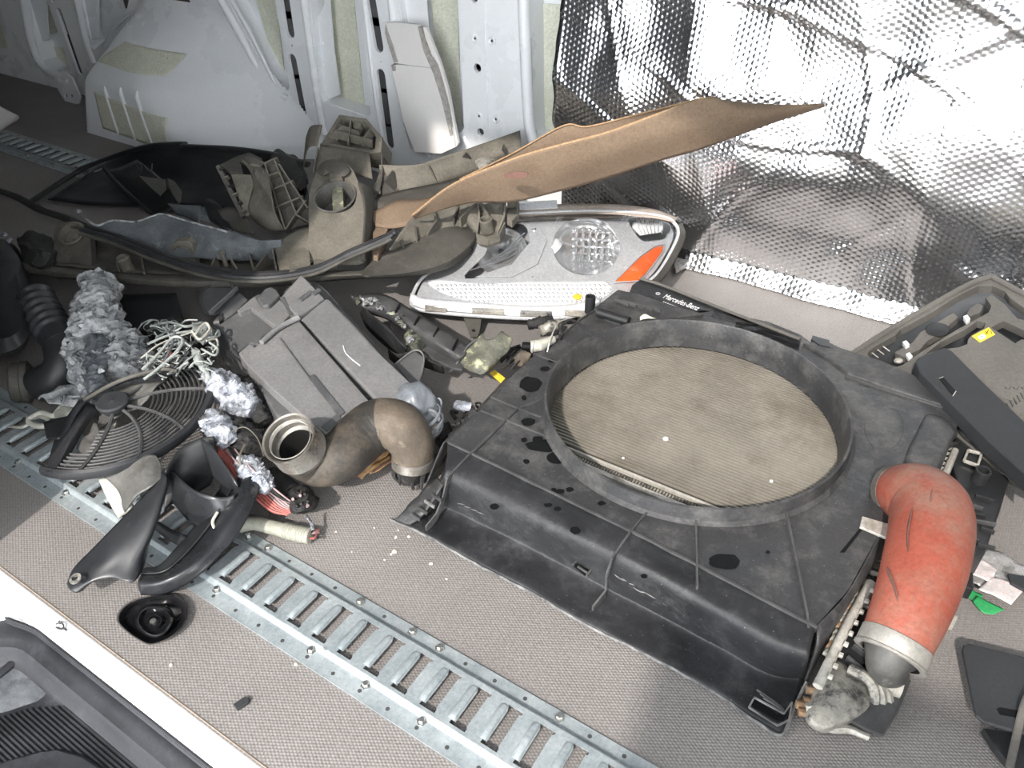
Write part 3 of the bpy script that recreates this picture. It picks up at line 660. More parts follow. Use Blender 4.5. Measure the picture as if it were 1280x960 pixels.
def text(name, body, a, c, z, hpx, m, parent):
    cu = bpy.data.curves.new(name, 'FONT'); cu.body = body; cu.size = 1; cu.extrude = .004
    o = bpy.data.objects.new(name, cu); C.objects.link(o); bpy.context.view_layer.update()
    me = bpy.data.meshes.new_from_object(o.evaluated_get(bpy.context.evaluated_depsgraph_get())); C.objects.unlink(o); bpy.data.objects.remove(o)
    wd = max(v.co.x for v in me.vertices)
    A, B = S(*a, z), S(*c, z); X = (B-A); L = X.length; X.normalize(); Y = Vector((0,0,1)).cross(X); ky = hpx/pm(A)/.7
    b = MB(); b.add([A+X*(v.co.x/wd*L)+Y*(v.co.y*ky)+Vector((0,0,v.co.z*.1)) for v in me.vertices], [tuple(p.vertices) for p in me.polygons])
    return obj(name, b, m, parent, smooth=0)
text('lettering', 'Mercedes-Benz', (828,372), (871,388), .1006, 11, MT['white'], T)
b = MB(); b.lathe(S(822.5,367,.1008), (0,0,1), [(.0052,0),(.0052,.0004),(.0042,.0004),(.0042,0)], 20)
for k in range(3): 
    a_ = math.pi/2+k*2*math.pi/3+.4; c_ = S(822.5,367,.101); b.bar(c_, c_+Vector((math.cos(a_),math.sin(a_),0))*.0045, .0009, .0004)
obj('emblem', b, MT['white'], T, smooth=0)
b = MB()
for k in range(7): b.bar(S(829+2.6*k,377+1.0*k,.1008), S(830.6+2.6*k,377.6+1.0*k,.1008), .0025, .0003)
obj('small_print', b, MT['white'], T, smooth=0)

# ------------------------------------------------------------------ intercooler end (below right) and its frame
TIC = T = thing('intercooler', 'grimy intercooler end tank and fins under the red hose', 'intercooler', S(1070, 860, 0))
b = MB(); b.tube([S(1089,728,.075), S(1060,780,.075), S(1022,858,.075)], .0066, seg=12, flat=.8); obj('header_bar', b, MT['alloy'], T, label='pale crimped header bar')
for k in range(10):
    t = k/9; b = MB(); b.tube([S(1066-34*t, 741+72*t, .062), S(1080-36*t, 748+74*t, .062)], .0062+.002*t, seg=8, flat=.7); obj('fin_pack', b, MT['brass'] if k % 3 == 2 else MT['cast'], T)
for k in range(9):
    t = k/8; b = MB(); b.box(S(1090-52*t, 738+108*t, .082), (.006,.006,.006)); obj('crimp_tab', b, MT['alloy'], T, smooth=0, bevel=.001)
b = MB(); b.slab([(1082,735),(1105,700),(1130,760),(1095,815),(1058,850),(1040,838)], Flat(.055), .05); obj('tank_side', b, MT['black'], T, smooth=0, bevel=.003)
for k in range(5):
    t = k/4; b = MB(); b.bar(S(1092-34*t, 760+62*t, .06), S(1118-34*t, 778+66*t, .058), .005, .012); obj('tank_rib', b, MT['rib'], T, smooth=0, bevel=.001)
tank = smoothloop([(1012,902),(1013,880),(1020,858),(1030,840),(1044,828),(1062,836),(1080,848),(1092,866),(1088,886),(1070,898),(1052,908),(1030,912)], 50)
b = MB(); dome(b, tank, Flat(.010), [(1.04,0),(1.03,.035),(1.0,.044),(.94,.050),(.86,.052),(.55,.056),(.15,.058)], c=(1048,872)); b.jit(.007, 26); obj('end_tank', b, MT['cast'], T, smooth=60)
for k in range(3):
    b = MB(); b.tube(pth([(1062+14*k,836+6*k,.070-.008*k),(1086+11*k,850+8*k,.075-.008*k),(1094+8*k,872+8*k,.060-.008*k),(1086+8*k,893+8*k,.035)], 14), .007, seg=8); obj('tank_fold', b, MT['cast'], T)
b = MB(); dome(b, [(1078,836),(1112,844),(1138,850),(1120,892),(1103,920),(1084,914),(1062,902)], Flat(.003), [(1,0),(.97,.045),(.90,.052),(.2,.054)]); b.jit(.003, 30); obj('tank_foot', b, MT['rib'], T, smooth=30)
b = MB(); b.tube(pth([(1012,880,.06),(1016,900,.04),(1030,909,.02),(1060,912,.015),(1085,922,.012)], 20), .006, seg=8); b.jit(.003, 60); obj('tank_seam', b, MT['alloy'], T)
for x, y in ((1003,889),(1009,876),(1013,862),(1000,880)):
    b = MB(); b.tube([S(x-5,y,.03), S(x+6,y+2,.03)], .006, seg=10); obj('copper_stub', b, MT['brass'], T)
b = MB(); b.tube([S(1100,850,.055), S(1120,858,.05)], .022, seg=14); obj('neck_lug', b, MT['cast'], T)

T2 = thing('radiator_carrier', 'black plastic radiator side frame with clips beyond the red hose', 'carrier', S(1215, 600, 0))
b = MB(); b.slab([(1185,560),(1200,540),(1228,552),(1250,580),(1262,600),(1250,640),(1232,690),(1198,700),(1190,650),(1196,600)], Flat(.075), .07); obj('frame_body', b, MT['black'], T2, smooth=0, bevel=.004)
b = MB(); b.tube(pth([(1197,515,.09),(1206,540,.088),(1225,556,.085),(1240,562,.08)], 16), .009, seg=10); obj('frame_arm', b, MT['plast'], T2)
c0 = [(1205,576),(1210,563),(1227,567),(1222,582)]
b = MB()
for k in range(4): b.bar(S(*c0[k],.082), S(*c0[(k+1) % 4],.082), .004, .006)
obj('white_clip', b, MT['alloy'], T2, smooth=0, bevel=.001, label='pale metal clip frame')
b = MB(); b.lathe(S(1222,604,.07), (0,0,1), [(.0125,0),(.0125,.03),(.011,.031),(.009,.03),(.009,.005),(.0001,.005)], 20); obj('pipe_stub', b, MT['skirt'], T2)
for k in range(5): b = MB(); b.bar(S(1172+3*k,584-6*k,.078), S(1183+3*k,587-6*k,.078), .002, .006); obj('fin', b, MT['alloy'], T2, smooth=0)
b = MB(); b.tube([S(1182,592,.082), S(1194,563,.082)], .006, seg=8); obj('pale_bar', b, MT['alloy'], T2)
for k in range(7):
    b = MB(); b.bar(S(1200+rr(0,30),620+k*10,.078), S(1222+rr(0,24),626+k*10,.078), .004, .008); obj('frame_rib', b, MT['rib'] if k % 2 else MT['black'], T2, smooth=0, bevel=.001)
b = MB(); b.slab([(1192,652),(1218,658),(1222,690),(1200,690)], Flat(.09), .06); obj('frame_box', b, MT['skirt'], T2, smooth=0, bevel=.003)
b = MB(); b.slab([(1190,706),(1217,715),(1218,736),(1190,728)], Flat(.03), .028); obj('frame_foot', b, MT['black'], T2, smooth=0, bevel=.003)
b = MB(); b.slab([(1176,764),(1198,770),(1192,783),(1172,776)], Flat(.012), .010); o = obj('frame_tab', b, MT['alloy'], T2, smooth=0, bevel=.001)

# ------------------------------------------------------------------ red hose
T = thing('charge_hose', 'thick bent red silicone hose with metal clamp at its lower end', 'hose', S(1140, 740, 0))
raw = [(1123,614,.112,31),(1133,616,.125,37),(1148,622,.140,43),(1162,636,.148,47),(1164,662,.148,49),(1156,706,.143,49),(1143,748,.133,46),(1129,783,.118,43),(1116,812,.102,40)]
P = cr([S(*q[:3]) for q in raw], 60); rp = lin([q[3] for q in raw], 60)
rad = [rp[i]/pm(P[i]) for i in range(60)]
b = MB(); b.tube(P, rad, seg=40, caps=True)
obj('hose_body', b, MT['red'], T, smooth=80)
ax = (P[-1]-P[-4]).normalized(); b = MB(); b.tube(cr([P[-1]-ax*.004, P[-1]+ax*.02, S(1110,836,.07), S(1106,842,.02)], 16), [rad[-1]*.97,rad[-1]*.62,.026,.024], seg=28); b.jit(.002, 30); obj('outlet_neck', b, MT['dust3'], TIC)
b = MB(); b.lathe(P[-1]-ax*.012, ax, [(rad[-1]+.0005,-.004),(rad[-1]+.003,-.002),(rad[-1]+.003,.018),(rad[-1]+.0015,.020),(rad[-1]+.004,.021),(rad[-1]+.004,.024),(rad[-1]-.004,.024)], 40); obj('clamp_band', b, MT['clampm'], T, smooth=50, label='pale metal clamp band')
ax = (P[0]-P[4]).normalized()
b = MB(); b.lathe(P[0]+ax*.002, ax, [(rad[0]-.004,-.01),(rad[0]+.003,-.008),(rad[0]+.004,.004),(rad[0]+.001,.008),(rad[0]-.003,.016),(rad[0]-.007,.02)], 36); obj('flange_ring', b, MT['dustc'], T, smooth=40)
b = MB(); b.box(P[0]+ax*.012+Vector((-.01,.02,.02)), (.016,.012,.012)); obj('flange_lug', b, MT['black'], T, smooth=0, bevel=.002)
def streak(px, wd=.004):
    b = MB(); L = []
    for x, y in px:                      # drop onto the hose surface along the view ray
        d = ray(x, y).normalized(); best = None
        for k in range(900):
            q = CAM+d*(.75+k*.0006); 
            dd = min(((q-P[i]).length-rad[i]) for i in range(60))
            if dd <= .0004: best = q; break
        if best: L.append(best)
    if len(L) > 1:
        b.tube(cr(L, 14), [.0006]+[wd*.55]*3+[wd*.7, wd*.6, .0006], seg=6, flat=.4, upv=RT); obj('dark_streak', b, MT['mark'], T, smooth=60)
streak([(1135,690),(1134,672),(1136,655),(1141,632)], .0058); streak([(1122,752),(1118,735),(1112,720),(1108,708)], .0062); streak([(1163,628),(1165,612),(1167,600)], .0042)

# ------------------------------------------------------------------ case with yellow sticker and dark covers, at the right
T = thing('instrument_case', 'warm grey plastic case with open recesses and a yellow sticker against the foil', 'case', S(1210, 450, 0))
F = Plane((1062,444,.075),(1310,620,.085),(1236,346,.19))
outer = [(1062,444),(1080,432),(1110,412),(1150,388),(1200,360),(1236,345),(1244,347),(1310,382),(1310,620),(1250,590),(1190,540),(1120,475)]
r1 = [(1086,446),(1084,441),(1092,434),(1120,418),(1126,411),(1160,393),(1200,368),(1224,357),(1240,357),(1256,364),(1262,372),(1290,392),(1290,402),(1272,398),(1256,380),(1240,368),(1232,372),(1239,382),(1236,390),(1196,412),(1160,434),(1128,456),(1122,458),(1098,454)]
r2 = [(1156,443),(1176,427),(1206,412),(1222,401),(1232,403),(1230,410),(1214,419),(1210,424),(1209,430),(1198,434),(1180,436),(1164,440)]
r3 = [(1239,409),(1254,401),(1282,414),(1290,424),(1276,424),(1269,429)]
b = MB(); b.slab(outer, F, .02, [r1, r2, r3]); obj('case_lid', b, MT['greyp'], T, smooth=0, bevel=.0015)
b = MB(); b.slab(outer, F, .012, h=-.05); obj('case_base', b, MT['black'], T, smooth=0)
b = MB(); b.tube(cr([F(*q,.003) for q in [(1062,444),(1110,413),(1200,361),(1236,346),(1246,349),(1306,381)]], 60), .006, seg=8, flat=.7); obj('case_rim', b, MT['greyp'], T)
b = MB(); b.slab([(1118,440),(1140,428),(1150,415),(1192,390),(1198,396),(1188,404),(1182,412),(1160,425),(1150,436),(1130,446)], F, .02, h=-.012); obj('inner_plate', b, MT['greyp'], T, smooth=0, bevel=.002)
b = MB(); b.slab([(1205,398),(1212,385),(1222,378),(1230,382),(1226,390)], F, .02, h=-.012); obj('inner_plate', b, MT['greyp'], T, smooth=0, bevel=.002)
b = MB(); dome(b, circ(1172,412,16,9,16), F, [(1,-.02),(.95,-.01),(.3,-.009)]); obj('inner_bowl', b, MT['black'], T)
for x, y in ((1132,429),(1136,444),(1208,397)):
    b = MB(); b.slab([(x-4,y-2),(x+1,y-4),(x+5,y+1),(x,y+4)], F, .012, h=-.004); obj('white_lug', b, MT['white'], T, smooth=0, bevel=.001, label='small white lug')
b = MB(); dome(b, circ(1123,451,6,4,14), F, [(1,-.025),(1,-.012),(.6,-.007),(.2,-.006)]); obj('round_knob', b, MT['alloy'], T)
for k in range(3): b = MB(); b.tube([F(1090+7*k,441-4*k,-.006),F(1098+7*k,447-4*k,-.008)], .0012, seg=6); obj('wire_fin', b, MT['alloy'], T)
b = MB(); b.slab([(1215,420),(1236,409),(1244,418),(1225,428)], F, .0008, h=.0012); st = obj('sticker', b, MT['yellow'], T, smooth=0, label='yellow sticker')
b = MB(); b.slab([(1222,421),(1229,417),(1233,421),(1226,425)], F, .0003, h=.0017); obj('sticker_patch', b, MT['white'], st, smooth=0)
text_o = None
b = MB()
for p, q in (((1231,414),(1236,417)),((1236,412),(1232,418)),((1225,421),(1230,420)),((1238,413),(1240,417))): b.bar(F(*p,.0018), F(*q,.0018), .0012, .0003)
obj('sticker_mark', b, MT['wet'], st, smooth=0)
b = MB(); b.slab(smoothloop([(1230,470),(1250,456),(1275,462),(1290,478),(1284,500),(1262,500),(1240,492)]), F, .001, h=.0008); obj('worn_patch', b, MT['filter2'] if 'filter2' in MT else MT['greyp'], T, smooth=0)
b = MB()
for k in range(6): b.bar(F(1258+4.4*k,504-3.2*k,.001), F(1262+4.4*k,511-3.0*k,.001), .0016, .0016)
for k in range(5): b.bar(F(1256+5*k,484+(k%2)*3,.001), F(1259+5*k,486-(k%2)*3,.001), .0012, .0012)
obj('embossed_mark', b, MT['rib'], T, smooth=0)
T = thing('dark_cover', 'smooth dark grey cover panel resting diagonally on the case with the yellow sticker', 'cover', S(1220, 520, 0))
b = MB(); b.slab([(1145,452),(1149,446),(1165,440),(1181,434),(1190,438),(1230,478),(1310,554),(1310,618),(1235,550),(1165,479),(1150,464)], Flat(.125), .030); obj('cover_body', b, MT['cover'], T, smooth=0, bevel=.004, seg=3)
b = MB(); b.slab([(1174,473),(1179,471),(1195,489),(1191,494)], Flat(.1262), .002); sl_ = obj('finger_slot', b, MT['wet'], T, smooth=0)
b = MB(); b.bar(S(1191,495,.1275), S(1195,489,.1275), .0015, .001); b.bar(S(1174,473,.1275), S(1179,471,.1275), .001, .001); obj('slot_edge', b, MT['alloy'], sl_, smooth=0)
T = thing('trim_panel', 'flat matte black trim panel lying on the floor at the lower right edge', 'trim panel', S(1250, 860, 0))
b = MB(); b.slab([(1203,812),(1205,806),(1212,804),(1320,830),(1320,925),(1262,912),(1230,902),(1220,894)], Flat(.035), .006); obj('panel_body', b, MT['cover'], T, smooth=0, bevel=.002)
b = MB(); b.slab([(1246,886),(1250,884),(1272,888),(1272,897),(1250,893)], Flat(.0356), .002); obj('clip_slot', b, MT['wet'], T, smooth=0)
T = thing('lower_panel', 'second dark panel with curved pale edge beneath the flat black trim panel', 'trim panel', S(1262, 930, 0))
b = MB(); b.slab([(1229,910),(1262,915),(1320,925),(1320,1010),(1262,955),(1245,935)], Flat(.018), .012); obj('panel_body', b, MT['black'], T, smooth=0, bevel=.002)
b = MB(); b.tube(pth([(1290,862,.045),(1281,880,.045),(1272,915,.035),(1262,960,.03)], 16), .005, seg=8, flat=.5); obj('pale_edge', b, MT['greyp'], T)
# crumpled wrapper and receipts
MT['paper'] = mat('printed_wrapper', (.52,.50,.49), (.60,.52,.51), rough=.5, scale=60, dust=(.62,.30,.33), dscale=90, dlo=.56, dhi=.7)
MT['clearw'] = mat('silver_wrapper', (.55,.54,.53), (.38,.37,.36), rough=.3, metal=.5, scale=60, bump=.6, bscale=90)
MT['green'] = mat('green_print', (.03,.30,.09), (.04,.36,.12), rough=.4)
T = thing('snack_wrapper', 'crumpled silver and pink printed wrapper with green edge on the floor right of the hose', 'wrapper', S(1240, 725, 0))
def crump(name, pts, z, m, amp=.004, T=T, label=None):
    b = MB(); R_ = [[S(x, y, z) for x, y in r] for r in pts]; b.loft(R_, 16, 10)
    for v in b.v: v.z += amp*noise.noise(v*60)+amp*.5
    return obj(name, b, m, T, smooth=25, solid=.0008, label=label)
crump('silver_film', [[(1208,694),(1240,688),(1275,706),(1300,715)],[(1202,712),(1235,712),(1262,720),(1300,736)],[(1212,728),(1232,738),(1258,740),(1300,744)]], .012, MT['clearw'], .008)
crump('printed_paper', [[(1216,700),(1232,702),(1246,712)],[(1206,716),(1222,722),(1238,730)]], .022, MT['paper'], .003)
crump('printed_paper', [[(1240,722),(1262,728),(1280,738)],[(1222,738),(1246,748),(1264,756)]], .022, MT['paper'], .003)
crump('green_edge', [[(1200,726),(1216,738),(1228,744)],[(1198,738),(1216,752),(1226,766),]], .004, MT['green'], .002)
crump('green_edge', [[(1222,745),(1240,755),(1256,762)],[(1216,752),(1228,766),(1242,768)]], .010, MT['green'], .002)
b = MB(); b.slab([(1260,716),(1300,724),(1300,748),(1264,728)], Flat(.03), .006); tag(obj('black_card', b, MT['cover'], smooth=0, bevel=.001), 'small black plastic card overlapping the wrapper at the right edge', 'card')
# ------------------------------------------------------------------ left and middle heap
MT['dust'] = mat('dusty_brown_plastic', (.085,.078,.064), (.16,.147,.122), rough=.7, scale=9, bump=.25, bscale=90, dust=(.22,.20,.165), dscale=16, dlo=.52, dhi=.85, spec=.3)
MT['dust2'] = mat('dark_dusty_plastic', (.045,.043,.038), (.085,.08,.07), rough=.65, scale=9, bump=.2, bscale=90, dust=(.15,.138,.115), dscale=12, dlo=.5, dhi=.9, spec=.35)
MT['seal'] = mat('black_rubber_seal', (.02,.02,.022), (.035,.035,.036), rough=.4, scale=20)
MT['filter'] = mat('grey_air_box', (.165,.163,.164), (.21,.207,.207), rough=.5, scale=6, bump=.12, bscale=200, dust=(.25,.245,.24), dscale=9, dlo=.5, dhi=.95, spots=(.3,.3,.3), sscale=55, slo=.006, spec=.35)
MT['filter2'] = mat('darker_air_box', (.075,.077,.08), (.115,.116,.118), rough=.5, scale=7, dust=(.19,.19,.19), dscale=14, dlo=.52, dhi=.9)
MT['ash'] = mat('burnt_ash_white', (.13,.135,.145), (.44,.45,.45), rough=.9, scale=34, bump=1.0, bscale=75, dust=(.035,.036,.04), dscale=30, dlo=.56, dhi=.63, spots=(.03,.03,.03), sscale=60, slo=.03, spec=.2, grit=.3)
MT['ash2'] = mat('burnt_blue_grey', (.05,.058,.064), (.12,.132,.142), rough=.7, scale=14, bump=.7, bscale=60, dust=(.28,.30,.30), dscale=20, dlo=.58, dhi=.75)
MT['wirep'] = mat('pale_burnt_wire', (.36,.38,.36), (.22,.24,.23), rough=.7, scale=40)
MT['foilw'] = mat('crumpled_foil_wrap', (.22,.24,.28), (.50,.52,.57), rough=.45, metal=.3, scale=55, bump=1.0, bscale=140, dust=(.07,.065,.065), dscale=38, dlo=.55, dhi=.62)
MT['wred'] = mat('red_wire', (.32,.07,.06), (.42,.13,.11), rough=.5, scale=30)
MT['wpink'] = mat('pinkish_wire', (.38,.27,.27), (.28,.20,.20), rough=.5, scale=30)
MT['char'] = mat('charred_black', (.008,.008,.008), (.035,.034,.033), rough=.75, scale=60, bump=1, bscale=120, dust=(.12,.115,.11), dscale=80, dlo=.6, dhi=.72)
MT['beige'] = mat('beige_conduit', (.36,.36,.30), (.26,.26,.215), rough=.5, scale=14)
MT['hose'] = mat('dusty_rubber_hose', (.026,.024,.022), (.052,.046,.039), rough=.6, scale=7, bump=.25, bscale=70, dust=(.12,.095,.068), dscale=7, dlo=.47, dhi=.7, spec=.4)
MT['mud'] = mat('muddy_hose_end', (.115,.09,.066), (.07,.056,.042), rough=.75, scale=18, bump=.5, bscale=60, dust=(.26,.21,.15), dscale=25, dlo=.55, dhi=.75)
MT['cuff'] = mat('worn_steel_cuff', (.30,.28,.25), (.42,.40,.37), rough=.35, metal=.75, scale=14, dust=(.20,.16,.12), dscale=20, dlo=.5, dhi=.75)
MT['inside'] = mat('hose_inside', (.006,.006,.006), rough=.8)
MT['gblack'] = mat('glossy_black_plastic', (.014,.015,.017), (.028,.029,.032), rough=.34, scale=8, dust=(.10,.10,.10), dscale=9, dlo=.58, dhi=.95, spec=.5)
MT['cap'] = mat('gloss_black_cap', (.006,.006,.007), (.012,.012,.013), rough=.14, rvar=.05, spec=.6)
MT['offw'] = mat('off_white_panel', (.36,.355,.31), (.48,.47,.41), rough=.6, scale=20)
MT['scorch'] = mat('scorched_grey_panel', (.07,.068,.064), (.13,.127,.118), rough=.5, scale=14, dust=(.26,.25,.225), dscale=22, dlo=.60, dhi=.8, bump=.3)
MT['bluec'] = mat('blue_grey_clamp', (.13,.145,.165), (.19,.205,.225), rough=.4, scale=20, dust=(.28,.27,.25), dscale=30, dlo=.55, dhi=.8)
MT['ygreen'] = mat('yellow_green_burn', (.06,.062,.05), (.13,.13,.10), rough=.6, scale=30, bump=.6, bscale=60, dust=(.52,.54,.30), dscale=24, dlo=.53, dhi=.66)
MT['orange'] = mat('orange_brown_wrap', (.55,.33,.15), (.38,.20,.08), rough=.6, scale=40, dust=(.75,.62,.42), dscale=50)
MT['card'] = mat('brown_cardboard', (.17,.122,.084), (.205,.15,.106), rough=.85, scale=5, bump=.06, bscale=120, dust=(.145,.10,.066), dscale=8, dlo=.5, dhi=.9, spec=.2)
MT['carde'] = mat('cardboard_edge', (.46,.31,.18), (.28,.17,.09), rough=.9, scale=220)
MT['foam'] = mat('white_foam_board', (.66,.645,.63), (.71,.69,.68), rough=.8, scale=5, grit=.04)
MT['foame'] = mat('broken_foam_edge', (.42,.40,.37), (.30,.28,.26), rough=.9, scale=80, bump=.8, bscale=150)
MT['linerp'] = mat('black_liner', (.012,.013,.014), (.022,.024,.025), rough=.42, scale=7, dust=(.06,.062,.062), dscale=8, dlo=.55, dhi=.9)
def loft(name, rows, m, T, n=20, k=12, solid=.003, smooth=50, jit=0, jf=30, label=None, bevel=0):
    b = MB(); b.loft([[S(*p) for p in r] for r in rows], n, k)
    if jit: b.jit(jit, jf)
    return obj(name, b, m, T, smooth=smooth, solid=solid, label=label, bevel=bevel)
def slab(name, pts, z, t, m, T, holes=(), bevel=.002, smooth=0, label=None, surf=None, jit=0):
    b = MB(); b.slab(pts, surf or Flat(z), t, holes)
    if jit: b.jit(jit, 40)
    return obj(name, b, m, T, smooth=smooth, bevel=bevel, label=label)
def wire(name, pts, r, m, T, n=20, seg=6, flat=1.0, label=None):
    b = MB(); b.tube(pth(pts, n), r, seg=seg, flat=flat); return obj(name, b, m, T, smooth=60, label=label)

# ---- grey air filter box
T = thing('air_filter_box', 'large grey plastic air filter box lying tilted in the middle of the heap', 'air filter box', S(385, 450, 0))
slab('lower_body', [(266,404),(282,392),(300,380),(322,367),(350,368),(374,344),(388,345),(410,364),(440,398),(517,483),(514,492),(494,501),(463,521),(407,546),(345,519),(307,457)], .105, .10, MT['filter2'], T, bevel=.004)
slab('left_lid', [(308,455),(312,440),(326,428),(345,416),(373,400),(462,502),(448,512),(407,543),(380,520),(345,490)], .128, .03, MT['filter'], T, bevel=.004)
slab('right_lid', [(375,399),(390,386),(405,374),(410,372),(416,378),(440,402),(480,446),(518,482),(505,494),(494,500),(472,503),(420,448)], .138, .05, MT['filter'], T, bevel=.006)
slab('upper_block', [(350,372),(374,345),(377,343),(390,356),(405,372),(388,385),(372,396),(360,384)], .142, .05, MT['filter'], T, bevel=.004)
slab('upper_shelf', [(296,388),(318,370),(326,382),(334,381),(347,369),(362,394),(352,404),(344,408),(314,384),(300,390)], .124, .03, MT['filter'], T, bevel=.004)
slab('dark_pocket', [(270,408),(296,391),(313,383),(344,408),(327,421),(324,431),(313,428),(297,441)], .112, .02, MT['filter2'], T, bevel=.003)
slab('corner_step', [(298,441),(312,429),(325,437),(323,441),(308,455)], .118, .03, MT['filter'], T, bevel=.003)
b = MB(); b.slab([(322,373),(330,361),(338,358),(345,361),(350,368),(336,381),(328,382)], Flat(.135), .02); obj('square_boss', b, MT['filter2'], T, smooth=0, bevel=.004)
wire('lid_hinge', [(327,428,.134),(345,412,.135),(362,402,.136),(374,396,.14)], .006, MT['filter'], T)
for x, y in ((379,373),(385,369),(395,366)):
    b = MB(); b.tube([S(x-4,y+3,.143), S(x+4,y-3,.143)], .006, seg=10); obj('lug', b, MT['filter2'], T)
b = MB(); b.bar(S(352,372,.1435), S(365,393,.137), .008, .004); obj('recess_strip', b, MT['filter2'], T, smooth=0)
wire('seam', [(350,423,.130),(385,470,.130),(420,515,.130),(426,524,.129)], .0014, MT['filter2'], T)
wire('seam', [(376,402,.139),(420,452,.139),(468,505,.136)], .0025, MT['wet'], T)
slab('step_rail', [(386,470),(392,467),(431,515),(424,520)], .1312, .004, MT['filter2'], T, bevel=.001)
slab('edge_notch', [(401,533),(421,517),(426,522),(409,539)], .130, .004, MT['filter2'], T, bevel=.001)
wire('scratch', [(429,432,.1386),(432,441,.1386),(440,449,.1386),(450,457,.1386)], .0011, MT['white'], T, label='pale curved scratch')
b = MB(); dome(b, smoothloop([(248,372),(256,358),(272,352),(288,353),(297,364),(286,384),(268,396),(254,392)]), Flat(.04), [(1,0),(1,.062),(.93,.07),(.86,.066),(.8,.06),(.3,.058)]); obj('intake_mouth', b, MT['filter2'], T, smooth=35)
b = MB(); b.bar(S(262,392,.11), S(297,360,.11), .004, .012); obj('mouth_rib', b, MT['filter'], T, smooth=0, bevel=.001)
slab('intake_neck', [(264,402),(290,372),(299,364),(310,374),(296,388),(280,400)], .112, .06, MT['filter2'], T, bevel=.006)
b = MB(); b.slab([(272,395),(278,391),(279,398),(274,402)], Flat(.115), .01); obj('clip', b, MT['char'], T, smooth=0)
slab('side_tab', [(494,455),(518,438),(530,447),(524,480),(517,484)], .095, .004, MT['filter2'], T, bevel=.001)
wire('tab_edge', [(494,455,.097),(518,438,.098),(530,447,.097),(523,482,.09)], .002, MT['filter'], T)

# ---- long dusty front carrier (crossmember) with seals, mounts, paddle
T = thing('front_crossmember', 'long dusty brown black front panel carrier with mounts and twin seal strip', 'carrier', S(330, 330, 0))
loft('front_lip', [[(14,338,.10),(60,346,.10),(115,352,.10),(200,359,.10),(280,360,.10),(350,357,.10),(430,350,.10),(510,346,.10),(560,336,.11),(592,312,.12)],
                   [(20,330,.115),(62,338,.118),(115,344,.118),(200,350,.118),(280,350,.118),(350,347,.118),(430,344,.12),(510,340,.12),(556,330,.125),(588,306,.13)],
                   [(24,326,.112),(66,332,.112),(118,338,.112),(200,343,.112),(280,343,.112),(350,340,.112),(430,338,.115),(510,334,.118),(552,324,.12),(584,300,.125)]], MT['dust2'], T, 60, 8)
loft('inner_web', [[(66,332,.108),(130,338,.10),(200,343,.10),(280,343,.10),(350,340,.10),(400,334,.10)],[(90,318,.07),(140,322,.07),(200,327,.07),(280,330,.07),(350,326,.07),(400,318,.07)],[(130,292,.10),(180,298,.09),(230,306,.09),(290,318,.09),(350,310,.09),(400,300,.09)]], MT['dust2'], T, 40, 12, jit=.004)
b = MB(); Lp = pth([(108,284,.155),(150,297,.15),(200,317,.145),(250,333,.14),(300,342,.138),(350,342,.138),(400,333,.14),(440,314,.165),(480,297,.19),(494,290,.20)], 70)
b.tube(Lp, .0078, seg=8); obj('seal_strip', b, MT['seal'], T)
b = MB(); b.tube([p+Vector((.004,-.016,.001)) for p in Lp], .0072, seg=8); obj('seal_strip', b, MT['seal'], T)
b = MB(); b.tube([p+Vector((.006,-.022,-.006)) for p in Lp], .005, seg=8); obj('seal_carrier', b, MT['dust2'], T)
def mount(cx, top, bot, wl, wr, rx, ry, z, m, name='mount_block', hole=True):
    out = [(cx-wl,bot),(cx-wl*.9,top+14),(cx-wl*.75,top+4),(cx-wl*.4,top),(cx+wr*.4,top),(cx+wr*.8,top+5),(cx+wr,top+16),(cx+wr*1.1,bot)]
    # front wall standing up: outline on a plane leaning away from the viewer
    p = Plane((cx-20, bot, z-.05), (cx+20, bot+3, z-.05), (cx, top, z+.03))
    h = [circ(cx, top+ry+6, rx, ry, 20)] if hole else []
    b = MB(); b.slab(out, p, .022, h); o = obj(name, b, m, T, smooth=0, bevel=.002)
    if hole:
        b = MB(); c = p(cx, top+ry+6, .0); r = rx/pm(c); b.lathe(c, p.n, [(r*1.05,.001),(r*1.12,.006),(r*.95,.007),(r*.9,0),(r*.85,-.012),(r*.35,-.014),(r*.3,-.008),(.0001,-.008)], 24)
        obj('mount_bushing', b, MT['dust'], o)
    return o
mount(91, 277, 344, 26, 22, 15, 10, .13, MT['dust2'])
mount(233, 296, 330, 17, 16, 10, 8, .13, MT['dust'])
b = MB(); b.lathe(S(161,338,.095), (0,-.15,1), [(.016,0),(.015,.02),(.017,.036),(.012,.04),(.0105,.035),(.0105,.01),(.0001,.01)], 20); obj('peg_tube', b, MT['dust'], T)
b = MB(); b.lathe(S(283,332,.095), (0,-.1,1), [(.006,0),(.005,.03),(.008,.032),(.008,.038),(.0001,.04)], 14); obj('pin', b, MT['dust'], T)
for pts in ([(150,345,.10),(145,322,.12)],[(180,340,.12),(176,318,.11)],[(262,338,.12),(270,318,.12)],[(296,336,.12),(288,322,.13)],[(317,336,.13),(311,316,.13)],[(345,335,.13),(338,300,.15)],[(370,330,.13),(362,296,.15)],[(318,336,.13),(332,318,.13),(350,300,.14)]):
    b = MB(); b.fin([S(*p) for p in pts], .035, .004); obj('gusset', b, MT['dust'], T, smooth=0)
